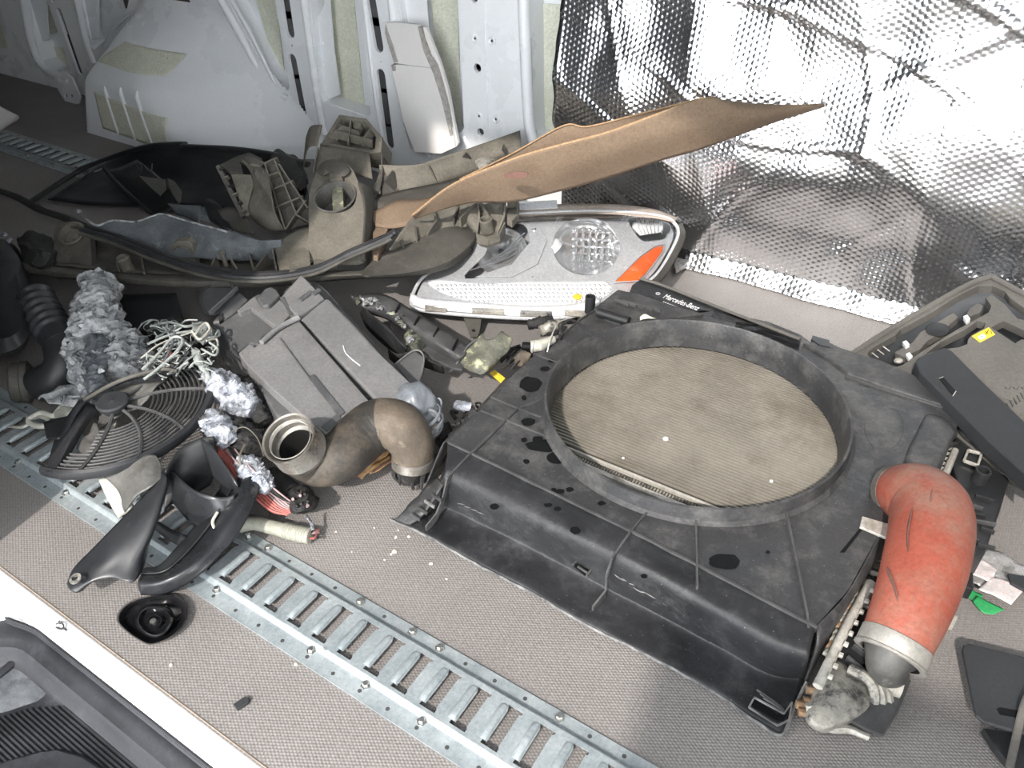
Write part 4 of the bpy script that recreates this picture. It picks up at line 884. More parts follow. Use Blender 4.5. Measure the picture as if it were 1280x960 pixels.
# burnt blue grey skin over the left half
loft('burnt_skin', [[(132,276,.165),(170,276,.165),(192,269,.175),(205,268,.178),(240,278,.17),(285,290,.165),(330,300,.16),(352,300,.155)],[(118,290,.15),(160,292,.15),(195,290,.155),(215,292,.155),(245,298,.15),(285,306,.145),(330,312,.14),(352,310,.14)],[(135,300,.12),(165,310,.12),(195,318,.12),(215,322,.12),(245,322,.12),(285,325,.11),(330,326,.11),(350,322,.11)]], MT['ash2'], T, 50, 18, jit=.006, jf=22)
wire('torn_edge', [(108,274,.165),(122,282,.162),(140,276,.166),(170,277,.166),(192,270,.176),(205,268,.179),(240,278,.171),(285,290,.166)], .003, MT['ash'], T, n=60)
loft('mid_web', [[(350,345,.12),(385,330,.13),(420,318,.135)],[(345,312,.14),(380,300,.15),(420,300,.15)],[(352,300,.15),(385,285,.16),(420,290,.155)]], MT['dust'], T, 14, 10, jit=.003)
slab('wall_plate', [(362,340),(356,312),(372,292),(386,288),(388,330)], .145, .05, MT['dust'], T)
slab('wall_plate', [(392,330),(390,300),(402,308),(420,322),(400,332)], .135, .03, MT['dust'], T)
# socket tower with round window
pl = Plane((388,318,.14), (445,324,.14), (416,205,.25))
out = smoothloop([(387,320),(386,290),(386,250),(392,222),(402,206),(418,200),(436,206),(448,228),(456,262),(454,300),(450,326)], 60)
b = MB(); b.slab(out, pl, .012, [circ(419,247,26,19,32)]); obj('socket_face', b, MT['dust'], T, smooth=0, bevel=.003)
c = pl(419,247); b = MB(); r = 25/pm(c); b.lathe(c, pl.n, [(r*1.06,.0),(r*1.08,.004),(r*.98,.004),(r*.96,-.02),(r*.92,-.05),(r*.5,-.054),(.0001,-.055)], 36); obj('socket_bowl', b, MT['scorch'], T)
b = MB(); b.slab([(414,228),(428,229),(430,266),(416,266)], pl, .02, h=-.012); obj('pale_rib', b, MT['ygreen'], T, smooth=0, bevel=.002, label='yellowish rib inside the round socket')
b = MB(); dome(b, smoothloop([(396,212),(404,202),(418,199),(432,204),(438,214),(430,221),(414,218),(402,220)]), pl, [(1,0),(.95,.01),(.6,.016)]); obj('socket_hood', b, MT['dust2'], T, smooth=50)
b = MB(); b.slab([(411,214),(427,215),(428,224),(412,224)], pl, .02, h=.012); obj('socket_key', b, MT['dust'], T, smooth=0, bevel=.002)
loft('socket_side', [[(448,228,.235),(456,262,.20),(452,326,.14)],[(462,232,.21),(466,266,.17),(458,330,.12)],[(470,240,.16),(470,275,.13),(462,335,.10)]], MT['dust2'], T, 12, 8)
# open box tower behind it
pb = Plane((400,182,.24), (462,192,.24), (424,143,.30))
o1 = [(401,180),(424,143),(458,148),(478,172),(476,190),(462,192)]
b = MB(); b.slab(o1, pb, .07, [[(407,178),(426,148),(456,152),(470,171),(468,186),(460,187)]]); obj('box_tower', b, MT['dust'], T, smooth=0, bevel=.0015)
b = MB(); b.slab([(403,180),(426,144),(458,150),(474,172),(470,190)], pb, .004, h=-.035); obj('tower_floor', b, MT['dust2'], T, smooth=0)
b = MB()
for a_, c_ in (((414,166),(466,180)),((440,150),(436,183)),((424,160),(450,170)),((452,182),(466,164)),((412,176),(432,160))): b.bar(pb(*a_,-.012), pb(*c_,-.012), .004, .024)
obj('tower_rib', b, MT['dust'], T, smooth=0)
for c_ in ((450,162),(428,166)):
    b = MB(); b.lathe(pb(*c_,-.03), pb.n, [(.013,0),(.012,.02),(.008,.024),(.007,.02),(.0001,.02)], 16); obj('tower_boss', b, MT['dust'], T)
loft('tower_wall', [[(401,180,.24),(430,186,.24),(462,192,.24)],[(396,212,.20),(432,216,.20),(466,224,.20)]], MT['dust'], T, 14, 6)
loft('tower_wall', [[(478,172,.26),(476,190,.24)],[(478,200,.22),(476,230,.19)],[(466,240,.18),(462,262,.15)]], MT['dust2'], T, 8, 8)
for tri in ([(401,181,.25),(416,172,.25),(430,186,.22)],[(446,194,.22),(458,176,.25),(470,200,.22)],[(398,184,.24),(392,216,.19),(404,206,.19)]):
    b = MB(); v = [S(*p) for p in tri]; n_ = (v[1]-v[0]).cross(v[2]-v[0]).normalized()*.004; b.add(v+[q-n_ for q in v], [(0,1,2),(5,4,3),(0,3,4,1),(1,4,5,2),(2,5,3,0)]); obj('gusset', b, MT['dust'], T, smooth=0)
loft('side_lug', [[(402,156,.27),(396,182,.23)],[(388,158,.25),(384,186,.21)],[(382,172,.20),(378,214,.15)]], MT['dust'], T, 8, 8)
# rear beam wall with gussets, running to the right
loft('rear_wall', [[(474,206,.22),(520,206,.22),(560,194,.23),(604,179,.24),(650,163,.26)],[(474,222,.19),(520,216,.20),(560,206,.205),(604,193,.22),(652,188,.23)],[(468,246,.15),(515,240,.16),(560,226,.17),(604,212,.18),(650,196,.20)]], MT['dust'], T, 30, 8)
for tri in ([(480,226,.20),(490,213,.21),(498,244,.15)],[(520,222,.17),(536,203,.22),(548,228,.17)],[(564,208,.18),(583,190,.235),(602,212,.17)],[(625,200,.19),(630,180,.25),(640,203,.2)],[(478,246,.16),(474,212,.21),(500,240,.16)]):
    b = MB(); v = [S(*p) for p in tri]; n_ = (v[1]-v[0]).cross(v[2]-v[0]).normalized()*.004; b.add(v+[q-n_ for q in v], [(0,1,2),(5,4,3),(0,3,4,1),(1,4,5,2),(2,5,3,0)]); obj('gusset', b, MT['dust2'], T, smooth=0)
loft('rear_beam', [[(458,250,.17),(500,238,.17),(550,228,.18),(600,214,.19),(622,208,.19)],[(462,262,.165),(500,252,.17),(545,246,.17),(590,232,.18),(612,224,.18)],[(462,280,.13),(500,266,.14),(540,262,.14),(575,248,.15),(600,238,.15)]], MT['dust2'], T, 30, 8)
b = MB(); dome(b, smoothloop([(594,201),(604,196),(618,200),(612,210),(600,212)]), Flat(.22), [(1,0),(.9,.012),(.5,.02)]); b.jit(.003,50); obj('clip_remains', b, MT['cast'], T)
# right arm with ribs and bolt boss
loft('arm_wall', [[(486,312,.15),(505,284,.17),(520,268,.18),(545,255,.185),(575,250,.185)],[(492,316,.13),(515,296,.15),(535,284,.15),(560,276,.15),(590,276,.15)],[(492,325,.11),(520,315,.12),(545,305,.12),(570,300,.12),(592,296,.12)]], MT['dust'], T, 24, 8)
for pts in ([(543,262,.18),(545,276,.17),(534,292,.15)],[(519,282,.17),(521,300,.15)],[(568,248,.19),(573,258,.18),(567,272,.165)],[(500,298,.16),(506,312,.14)]):
    b = MB(); b.fin([S(*p) for p in pts], .035, .004); obj('gusset', b, MT['dust2'], T, smooth=0)
loft('boss_plate', [[(574,246,.19),(590,244,.195),(604,248,.19),(622,254,.19),(632,250,.19)],[(576,268,.17),(590,272,.17),(605,272,.165),(620,268,.17),(630,264,.175)],[(590,288,.14),(598,294,.135),(612,297,.135),(626,293,.14),(633,280,.15)]], MT['dust'], T, 18, 10)
for pts in ([(597,248,.195),(599,270,.18),(596,290,.15)],[(598,250,.195),(610,268,.185)],[(632,250,.2),(630,270,.18),(622,290,.15)],[(596,292,.155),(610,297,.15),(624,292,.155),(631,278,.165)],[(575,272,.18),(596,252,.192)],[(634,248,.2),(646,252,.19),(647,268,.175)]):
    b = MB(); b.fin([S(*p) for p in pts], .026, .004); obj('gusset', b, MT['dust'], T, smooth=0)
b = MB(); b.lathe(S(610,288,.145), (0,-.25,1), [(.018,0),(.0165,.02),(.0165,.034),(.013,.036),(.0115,.03),(.0115,.005),(.0001,.005)], 22); obj('bolt_boss', b, MT['dust'], T)
slab('arm_tip', [(634,246),(648,250),(649,266),(640,276),(634,272)], .175, .02, MT['dust'], T)
slab('box_flap', [(466,290),(476,276),(486,283),(478,305),(472,322),(466,318)], .15, .03, MT['card'], T, label='small brown flap')
# smooth paddle
pd_ = smoothloop([(452,345),(470,322),(500,302),(530,283),(548,274),(575,271),(594,277),(599,288),(594,302),(578,318),(552,333),(515,342),(480,346)], 50)
b = MB(); dome(b, pd_, Flat(.125), [(1,-.014),(1.005,.0),(.985,.008),(.93,.013),(.6,.018),(.2,.019)]); obj('smooth_paddle', b, MT['dust2'], T, smooth=45)

# ---- ribbed bracket on the left rear
T = thing('ribbed_bracket', 'dusty brown ribbed plastic bracket leaning left of the round socket tower', 'bracket', S(330, 240, 0))
pk = Plane((300,272,.13), (380,270,.13), (335,200,.24))
b = MB(); b.slab([(332,204),(345,200),(352,207),(360,222),(368,230),(374,242),(380,254),(386,262),(388,280),(372,283),(358,290),(350,276),(342,258),(336,232)], pk, .012); obj('ribbed_panel', b, MT['dust2'], T, smooth=0, bevel=.002)
for a_, c_ in (((332,205),(358,289)),((344,201),(372,270)),((350,207),(386,262)),((337,222),(352,216)),((340,240),(368,228)),((346,261),(380,247)),((371,270),(384,252)),((358,289),(373,266)),((333,206),(348,199)),((371,270),(388,280))):
    b = MB(); b.bar(pk(*a_,.012), pk(*c_,.012), .004, .024, up=pk.n); obj('rib', b, MT['dust'], T, smooth=0)
loft('curved_face', [[(300,198,.24),(318,204,.235),(332,210,.23)],[(312,214,.22),(326,226,.215),(338,232,.21)],[(316,232,.19),(330,244,.19),(340,252,.19)],[(310,262,.15),(330,268,.15),(345,270,.15)],[(322,280,.11),(338,288,.11),(356,288,.11)]], MT['dust'], T, 18, 26, solid=.004)
slab('flat_plate', [(288,217),(314,218),(320,236),(325,250),(312,268),(306,271)], 0, .006, MT['dust'], T, surf=pk)
slab('dark_plate', [(274,206),(298,194),(312,190),(328,198),(320,206),(300,202),(304,216),(286,214)], .215, .01, MT['dust2'], T)
b = MB(); b.bar(pk(273,208,.0), pk(305,272,.0), .012, .02, up=pk.n); obj('edge_rail', b, MT['dust2'], T, smooth=0, bevel=.002)
for k in range(6): b = MB(); b.bar(pk(275+5.6*k,213+10.6*k,.008), pk(281+5.4*k,211+10.4*k,.008), .004, .016, up=pk.n); obj('rail_rib', b, MT['dust'] if k % 2 else MT['char'], T, smooth=0)
c = pk(323,216,.02); b = MB(); b.lathe(c, pk.n, [(.016,-.01),(.016,.004),(.012,.005),(.010,-.002),(.0001,-.002)], 18); obj('round_socket', b, MT['dust2'], T)
slab('top_tab', [(305,196),(312,194),(330,202),(324,206),(312,204)], .245, .008, MT['dust'], T)

# ---- black wheel liner tray behind
T = thing('wheel_liner', 'large glossy black wheel liner lying against the wheel arch', 'liner', S(220, 240, 0))
loft('liner_shell', [[(150,196,.03),(165,186,.06),(192,182,.09),(232,184,.11),(290,188,.13),(340,192,.14),(372,200,.15)],
                     [(140,200,.02),(165,196,.05),(196,194,.07),(235,197,.09),(290,200,.10),(340,206,.11),(378,214,.12)],
                     [(120,212,.01),(160,222,.02),(205,225,.03),(240,228,.04),(290,232,.05),(340,236,.05),(385,240,.05)],
                     [(60,250,.01),(110,256,.01),(180,258,.015),(240,258,.02),(290,262,.02),(340,266,.03),(390,270,.04)]], MT['linerp'], T, 50, 30)
b = MB(); b.tube(pth([(36,254,.03),(60,238,.03),(100,213,.03),(130,200,.04),(158,190,.06),(190,182,.095),(229,180,.115),(232,183,.115),(290,186,.135),(345,194,.145),(385,206,.15)], 90), .011, seg=10, flat=.6); obj('liner_rim', b, MT['linerp'], T)
loft('fold', [[(128,214,.04),(150,210,.06),(172,200,.09)],[(160,240,.05),(180,232,.08),(200,222,.10)],[(196,274,.06),(215,262,.08),(228,252,.09)]], MT['linerp'], T, 14, 14)
wire('fold_ridge', [(130,210,.05),(146,228,.055),(165,246,.06),(190,268,.06)], .006, MT['linerp'], T)
slab('torn_piece', [(172,219),(188,222),(206,224),(208,236),(200,244),(192,238)], .13, .004, MT['dust2'], T)
slab('torn_piece', [(208,222),(218,226),(228,240),(226,252),(222,253),(214,240)], .13, .004, MT['dust2'], T)
loft('flap', [[(210,254,.13),(230,256,.13),(252,258,.13)],[(222,268,.10),(236,272,.10),(250,282,.10)]], MT['ash2'], T, 10, 6)
loft('flap', [[(252,250,.15),(262,248,.15),(276,256,.14)],[(262,276,.11),(276,284,.11),(292,290,.10)]], MT['linerp'], T, 10, 6)
loft('flap', [[(272,262,.14),(290,258,.14),(308,270,.13)],[(284,286,.10),(300,290,.10),(318,292,.10)]], MT['dust2'], T, 10, 6)
b = MB(); dome(b, smoothloop([(336,198),(348,188),(366,194),(378,206),(384,226),(374,240),(352,228),(340,212)]), Flat(.12), [(1,0),(.95,.03),(.7,.05),(.3,.055)]); b.jit(.01,18); obj('crumpled_lump', b, MT['char'], T)
wire('bent_wire', [(168,205,.12),(176,214,.13),(178,206,.14),(188,216,.13),(190,205,.13)], .002, MT['dust2'], T)
wire('cross_strap', [(-10,236,.03),(20,246,.04),(50,262,.06),(80,272,.09),(120,290,.12)], .012, MT['char'], T, flat=.6)

# ---- dark parts at the far left
T = thing('bellows_duct', 'black corrugated bellows duct at the dark left edge', 'duct', S(70, 420, 0))
P_ = pth([(44,372,.14),(54,392,.13),(66,412,.12),(78,432,.11)], 60); b = MB()
b.tube(P_, [(.036+.004*math.sin(i*.78)) if i < 46 else .033 for i in range(60)], seg=26); obj('bellows', b, MT['gblack'], T, smooth=80)
b = MB(); b.tube(pth([(76,428,.11),(80,452,.09),(70,470,.07),(48,482,.05)], 20), .036, seg=22); obj('elbow', b, MT['black'], T)
T = thing('round_plug', 'scuffed dark round plug standing on edge above the rail at the left edge', 'plug', S(30, 480, 0))
b = MB(); c = S(22,478,.045); b.lathe(c, (-.55,-.8,.2), [(.0001,.014),(.034,.014),(.040,.010),(.042,0),(.040,-.006),(.044,-.008),(.044,-.02),(.030,-.03),(.0001,-.03)], 32); obj('plug_body', b, MT['dust2'], T)
T = thing('dark_housing', 'bulky matt black housing in the shadow at the left edge', 'housing', S(10, 380, 0))
b = MB(); dome(b, smoothloop([(-60,300),(-10,296),(22,312),(34,345),(40,400),(28,436),(-10,446),(-60,440)]), Flat(.02), [(1,0),(1,.08),(.94,.11),(.7,.13),(.3,.135)]); b.jit(.006,12); obj('housing_body', b, MT['linerp'], T)
b = MB(); dome(b, smoothloop([(22,300),(40,288),(62,298),(74,318),(66,336),(40,338),(26,320)]), Flat(.06), [(1,0),(.95,.05),(.6,.075),(.2,.08)]); b.jit(.012,24); obj('charred_lump', b, MT['char'], T)
for x, y in ((5,293),(12,300),(98,264)):
    b = MB(); dome(b, circ(x, y, 4, 3, 8), Flat(.15), [(1,0),(.8,.008),(.2,.01)]); b.jit(.006,90); obj('pale_chip', b, MT['foilw'], T)
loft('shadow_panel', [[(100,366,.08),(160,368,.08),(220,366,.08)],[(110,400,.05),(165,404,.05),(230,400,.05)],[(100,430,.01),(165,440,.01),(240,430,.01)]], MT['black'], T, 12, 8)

# ---- melted lump
T = thing('melted_lump', 'pale ashy mass of melted plastic left of the fan grille', 'melted plastic', S(120, 470, 0))
def blob(name, path, m, T, n=56, seg=34, amp=.02, f=24, label=None):
    P = cr([S(*q[:3]) for q in path], n); r = [lin([q[3] for q in path], n)[i]/pm(P[i]) for i in range(n)]
    b = MB(); b.tube(P, r, seg=seg)
    for i, v in enumerate(b.v):
        ax = P[min(i//seg, n-1)]; d = (v-ax)
        k = 1+.42*noise.noise(v*f)+.30*(.5-abs(noise.noise(v*f*2.1)))+.28*noise.noise(v*f*3.7)+.20*noise.noise(v*f*8)
        b.v[i] = ax+d*k
    return obj(name, b, m, T, smooth=60, label=label)
blob('ash_column', [(122,350,.16,18),(124,368,.155,20),(120,392,.145,24),(126,412,.135,30),(128,426,.12,30)], MT['ash'], T)
blob('ash_mass', [(84,434,.11,14),(100,432,.11,22),(112,450,.105,24),(118,474,.10,20),(124,494,.09,16)], MT['ash'], T)
blob('ash_mass', [(136,424,.11,16),(150,436,.11,26),(160,456,.105,28),(154,476,.10,20)], MT['ash'], T)
blob('ash_knot', [(120,430,.13,14),(126,450,.13,14),(118,470,.125,12),(130,492,.11,12)], MT['ash2'], T, f=34)
loft('ash_sheet', [[(102,470,.10),(118,478,.11),(140,486,.11)],[(74,482,.09),(96,492,.10),(128,500,.10)],[(48,500,.08),(74,508,.08),(98,512,.08)]], MT['ash'], T, 44, 36, jit=.016, jf=34, solid=.004)
for k in range(9):
    x, y = rr(92,165), rr(420,490); b = MB(); dome(b, smoothloop([(x+rr(3,8)*math.cos(a_), y+rr(2,6)*math.sin(a_)) for a_ in [j*.9 for j in range(7)]]), Flat(rr(.125,.145)), [(1,0),(.8,.01),(.3,.014)]); b.jit(.008,60); obj('ash_flake', b, MT['ash'], T)
wire('melted_cord', [(34,524,.05),(50,520,.05),(60,524,.055),(58,532,.055),(44,532,.05),(36,525,.05),(52,516,.06),(66,520,.06),(74,512,.065),(86,500,.07),(96,516,.065),(88,522,.06),(78,518,.06),(72,526,.055)], .0055, MT['offw'], T, n=80, seg=8)
wire('melted_cord', [(12,533,.02),(28,534,.04),(36,530,.045)], .003, MT['offw'], T)
b = MB(); dome(b, smoothloop([(70,516),(80,500),(92,496),(96,508),(88,520),(76,524)]), Flat(.06), [(1,0),(.9,.01),(.4,.016)]); b.jit(.01,50); obj('melted_drip', b, MT['offw'], T)

# ---- fan grille
T = thing('fan_grille', 'broken black round fan grille with oval hub cap lying over the rail', 'fan grille', S(150, 520, 0))
pf = Plane((58,586,.104), (225,552,.107), (264,450,.118)); hub = (143,508); c = pf(*hub); nrm = pf.n
ro = .172
X = (pf(264,466)-c).normalized(); Y = nrm.cross(X)
def ang(px, py): d = pf(px, py)-c; return math.atan2(d.dot(Y), d.dot(X))
def arcp(r, a0, a1, h=0, n=48): return [c+nrm*h+X*(r*math.cos(a0+(a1-a0)*i/(n-1)))+Y*(r*math.sin(a0+(a1-a0)*i/(n-1))) for i in range(n)]
a0, a1 = ang(56,586), ang(250,443)
if a0 > a1: a0 -= 2*math.pi
b = MB(); b.tube(arcp(ro, a0, a1), .007, seg=8, flat=1.6, upv=nrm); obj('outer_rim', b, MT['gblack'], T)
b = MB(); b.tube(arcp(ro-.010, a0, a1, -.008), .004, seg=6); obj('inner_rim', b, MT['black'], T)
for k in range(12):
    r_ = ro*(.40+.048*k); s0, s1 = a0+(.12 if k > 6 else .35), a1-(.02*(12-k))
    b = MB(); b.tube(arcp(r_, s0, s1, .0, 40), .0019, seg=6, flat=1.5, upv=nrm); obj('grille_ring', b, MT['rib'], T)
for tgt, bend in (((172,573),.25),((232,540),.2),((262,488),.2),((100,588),.15),((250,447),.1)):
    a_ = ang(*tgt); L = [c+X*(ro*t*math.cos(a_+bend*(1-t)*2))+Y*(ro*t*math.sin(a_+bend*(1-t)*2))+nrm*.003 for t in [.15+.85*i/14 for i in range(15)]]
    b = MB(); b.tube(L, .0034, seg=6); obj('spoke', b, MT['rib'], T)
b = MB(); b.lathe(c+nrm*.012, nrm, [(.0001,.004),(.004,.002),(.026,.003),(.029,0),(.028,-.006),(.02,-.02),(.0001,-.02)], 30); obj('hub_cap', b, MT['cover'], T)
wire('top_chord', [(78,548,.09),(104,502,.12),(150,480,.13),(205,468,.14),(246,445,.145)], .006, MT['gblack'], T, flat=.6)
wire('top_chord', [(104,500,.13),(150,476,.14),(200,462,.15),(222,464,.15)], .004, MT['dust2'], T)
loft('ash_blades', [[(150,478,.115),(185,470,.12),(220,455,.125)],[(140,492,.11),(170,486,.115),(205,478,.12)],[(120,540,.09),(150,520,.10),(185,500,.11)]], MT['scorch'], T, 18, 12, jit=.008, jf=40)
loft('melted_corner', [[(240,432,.15),(250,438,.15),(260,452,.14)],[(240,446,.145),(250,454,.145),(263,466,.135)],[(248,458,.135),(256,470,.13),(264,486,.125)]], MT['wirep'], T, 20, 16, jit=.006, jf=60)
loft('curled_scrap', [[(98,560,.07),(108,545,.09),(120,530,.10)],[(104,566,.08),(116,556,.10),(126,540,.11)],[(100,574,.06),(112,566,.07),(128,548,.09)]], MT['scorch'], T, 14, 12, jit=.006, jf=60)
slab('broken_chip', [(124,520),(140,516),(146,528),(140,540),(126,538)], .085, .008, MT['offw'], T, jit=.004)
b = MB(); b.loft([[S(98,500,.10),S(112,504,.11),S(124,510,.10)],[S(72,540,.085),S(88,546,.10),S(104,540,.09)],[S(58,584,.07),S(66,590,.08),S(80,584,.07)]], 14, 18); obj('broken_blade', b, MT['skirt'], T, solid=.004)
b = MB(); b.loft([[S(54,528,.08),S(66,524,.09),S(84,520,.09)],[S(58,548,.08),S(74,548,.09),S(92,534,.09)]], 10, 8); obj('broken_blade', b, MT['black'], T, solid=.003)

# ---- tangle of burnt wiring above the grille
T = thing('burnt_wire_tangle', 'tangle of pale burnt wires between the ashy mass and the grey filter box', 'wiring', S(225, 430, 0))
W_ = [[(178,462,.15),(200,440,.16),(216,422,.17),(228,424,.17),(222,438,.165),(196,462,.155),(180,474,.15)],[(176,448,.15),(200,430,.16),(240,415,.16)],[(184,430,.15),(215,418,.155),(252,412,.15)],[(206,450,.16),(214,434,.165),(218,415,.17)],[(188,408,.14),(212,403,.15),(232,408,.15),(250,404,.14)],
      [(244,418,.16),(256,404,.16),(262,412,.155),(250,424,.155),(240,414,.16)],[(252,436,.15),(268,444,.15),(272,436,.15),(262,428,.155)],[(236,440,.15),(222,456,.15),(212,466,.145)],[(250,440,.15),(232,452,.15),(220,470,.14)],[(258,426,.16),(270,424,.15),(272,432,.15),(266,440,.15)],[(214,448,.15),(206,456,.15),(208,464,.14)],[(174,436,.14),(174,424,.145),(182,421,.145)]]
for i, p in enumerate(W_): wire('wire', p, rr(.0016,.0032), [MT['wirep'], MT['offw'], MT['wirep'], MT['ash2']][i % 4], T, n=30)
b = MB()
for k in range(90):
    x, y = rr(176,268), rr(404,468); z = rr(.11,.155); L = [(x,y,z)]
    for j in range(3): x += rr(-16,16); y += rr(-9,9); z += rr(-.02,.02); L.append((min(max(x,172),274),min(max(y,400),474),max(z,.08)))
    b.tube(pth(L, 9), rr(.0008,.0021), seg=5)
obj('fine_strand', b, MT['wirep'], T, kind='stuff', smooth=60)
b = MB()
for k in range(26):
    x, y = rr(186,262), rr(410,466); z = rr(.08,.12); b.tube(pth([(x,y,z),(x+rr(-20,20),y+rr(-10,10),z+rr(-.02,.02)),(x+rr(-20,20),y+rr(-10,10),z)], 8), rr(.003,.006), seg=5)
obj('charred_strand', b, MT['char'], T, kind='stuff', smooth=60)
wire('brown_wire', [(206,466,.14),(206,452,.15),(214,444,.15),(210,438,.15)], .0035, MT['wred'], T)
b = MB(); dome(b, smoothloop([(238,408),(250,402),(264,408),(266,420),(256,430),(242,424)]), Flat(.12), [(1,0),(.9,.02),(.5,.032)]); b.jit(.012,50); obj('melted_clump', b, MT['wirep'], T)
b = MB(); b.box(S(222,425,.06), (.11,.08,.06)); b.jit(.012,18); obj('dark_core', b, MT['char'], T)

# ---- foil wrapped harness
T = thing('foil_wrapped_harness', 'burnt wiring harness with crumpled foil sleeves and red wires beside the black hose', 'harness', S(320, 580, 0))
blob('foil_sleeve', [(262,520,.10,9),(270,532,.105,15),(282,548,.10,14),(288,556,.09,8)], MT['foilw'], T, f=50)
blob('foil_sleeve', [(300,578,.09,9),(312,586,.09,14),(326,600,.085,13),(338,612,.075,8)], MT['foilw'], T, f=50)
blob('foil_sleeve', [(262,470,.11,10),(280,484,.11,17),(300,502,.105,19),(318,512,.10,10)], MT['foilw'], T, f=34)
blob('charred_sleeve', [(290,480,.08,12),(310,500,.08,20),(322,514,.08,16),(332,530,.07,8)], MT['char'], T, f=30)
blob('charred_sleeve', [(284,528,.08,10),(304,546,.08,18),(318,566,.08,14)], MT['char'], T, f=30)
for k in range(7):
    o_ = (k-3)*2.6; wire('red_wire' if k < 4 else 'pale_wire', [(276+o_*.8,556-o_*.5,.085),(296+o_,584-o_*.7,.08+.004*(k%3)),(322+o_*1.2,608-o_*.9,.06),(346+o_,632-o_*.7,.045),(364+o_*.6,640-o_*.4,.035)], .0026, MT['wred'] if k < 4 else MT['wpink'], T, n=24)
for k in range(6):
    o_ = rr(-6,6); wire('thin_wire', [(288+o_,560+rr(-4,4),.09),(306+o_,582,.09+rr(0,.02)),(330+o_,604,.08),(352+o_,622,.06),(372,632,.05)], .0014, MT['wpink'] if k % 2 else MT['char'], T, n=24)
wire('thin_wire', [(288,540,.12),(306,534,.13),(322,548,.13),(330,570,.12)], .0012, MT['dust'], T)
wire('thin_wire', [(302,590,.10),(300,570,.12),(306,556,.12)], .0018, MT['dust'], T)
b = MB(); dome(b, smoothloop([(358,628),(362,612),(376,606),(390,612),(396,626),(386,638),(368,642)]), Flat(.01), [(1,0),(1,.03),(.85,.042),(.5,.05)]); b.jit(.006,60); obj('burnt_plug', b, MT['char'], T)
for k in range(9):
    a_ = k*.7; x, y = 377+9*math.cos(a_), 624+7*math.sin(a_); b = MB(); b.tube(pth([(x,y,.05),(x+rr(-5,5),y+rr(-4,4),.066),(x+rr(-7,7),y+rr(-5,5),.056)], 8), .0024, seg=6); obj('burnt_end', b, [MT['char'],MT['wpink'],MT['char']][k % 3], T)
b = MB(); b.tube(pth([(340,596,.02),(352,606,.025),(366,618,.03)], 8), .02, seg=12); obj('black_sleeve', b, MT['char'], T)

# ---- beige conduit
T = thing('beige_conduit', 'pale beige flexible conduit stub lying on the floor with burnt wire ends', 'conduit', S(350, 662, 0))
b = MB(); b.tube(pth([(300,657,.016),(318,654,.017),(340,659,.017),(358,664,.017)], 24), .0125, seg=14); obj('smooth_sleeve', b, MT['beige'], T)
Pn = pth([(356,663,.017),(372,667,.017),(388,670,.017)], 54); b = MB(); b.tube(Pn, [.0138+.0009*math.sin(i*1.15) for i in range(54)], seg=16); obj('ribbed_end', b, MT['beige'], T)
for k in range(6):
    b = MB(); b.tube(pth([(386,668+rr(-5,5),.018+rr(-.004,.006)),(393,668+rr(-5,5),.018),(398+rr(-2,2),668+rr(-8,8),.014)], 8), .0018, seg=6); obj('wire_end', b, [MT['wred'],MT['char'],MT['wpink']][k % 3], T)
wire('strip', [(382,644,.04),(388,652,.03),(391,662,.028)], .003, MT['foilw'], T, flat=.5)

# ---- black curved shroud fragment on the rail
T = thing('curved_shroud_fragment', 'curved black plastic shroud fragment with mounting ear lying across the rail', 'shroud fragment', S(210, 670, 0))
loft('ear_leaf', [[(83,730,.035),(92,710,.045),(118,683,.06),(152,648,.08),(184,614,.10),(203,590,.115)],[(87,737,.035),(104,718,.048),(134,694,.066),(166,664,.085),(193,632,.103),(208,598,.115)],[(94,741,.032),(110,727,.045),(138,712,.055),(168,696,.065),(192,664,.08),(209,612,.10)],[(103,739,.03),(116,728,.042),(140,722,.048),(166,727,.045),(180,708,.04),(190,668,.045),(204,630,.06)]], MT['gblack'], T, 40, 20, solid=.004)
b = MB(); b.lathe(S(95,724,.055), (0,-.2,1), [(.009,.0),(.009,.003),(.0045,.0035),(.0045,0)], 16); obj('ear_eyelet', b, MT['cast'], T)
loft('arm', [[(176,744,.012),(206,742,.02),(240,726,.035),(272,698,.05),(300,664,.065),(322,620,.085),(326,596,.09)],[(172,730,.03),(200,728,.045),(232,712,.055),(262,684,.065),(288,650,.08),(308,614,.095),(314,590,.10)],[(176,718,.03),(204,716,.04),(226,700,.045),(250,674,.055),(272,644,.07),(292,610,.085),(300,588,.09)]], MT['gblack'], T, 44, 14, solid=.004)
loft('arm_inner', [[(176,718,.03),(204,716,.04),(226,700,.045),(250,674,.055),(272,644,.07),(292,610,.085)],[(178,712,.012),(200,708,.015),(218,690,.02),(240,664,.03),(262,634,.045),(284,600,.06)]], MT['black'], T, 24, 6, solid=.003)
loft('back_wall', [[(205,590,.11),(225,560,.115),(250,548,.12),(268,545,.12)],[(206,612,.06),(228,600,.07),(252,586,.07),(272,575,.07)],[(205,640,.03),(216,628,.035),(236,620,.03),(262,606,.03)]], MT['black'], T, 18, 10, solid=.003)
loft('cup_wall', [[(214,590,.10),(240,612,.10),(262,620,.10),(281,622,.095),(294,618,.095)],[(212,604,.07),(238,628,.07),(262,640,.07),(278,642,.07),(292,636,.07)],[(210,622,.04),(234,650,.04),(256,668,.04)]], MT['gblack'], T, 18, 10, solid=.003)
loft('web_strip', [[(192,650,.035),(212,662,.035),(236,672,.035),(250,676,.035)],[(190,660,.02),(206,672,.02),(226,684,.02),(238,690,.02)]], MT['gblack'], T, 14, 4, solid=.004)
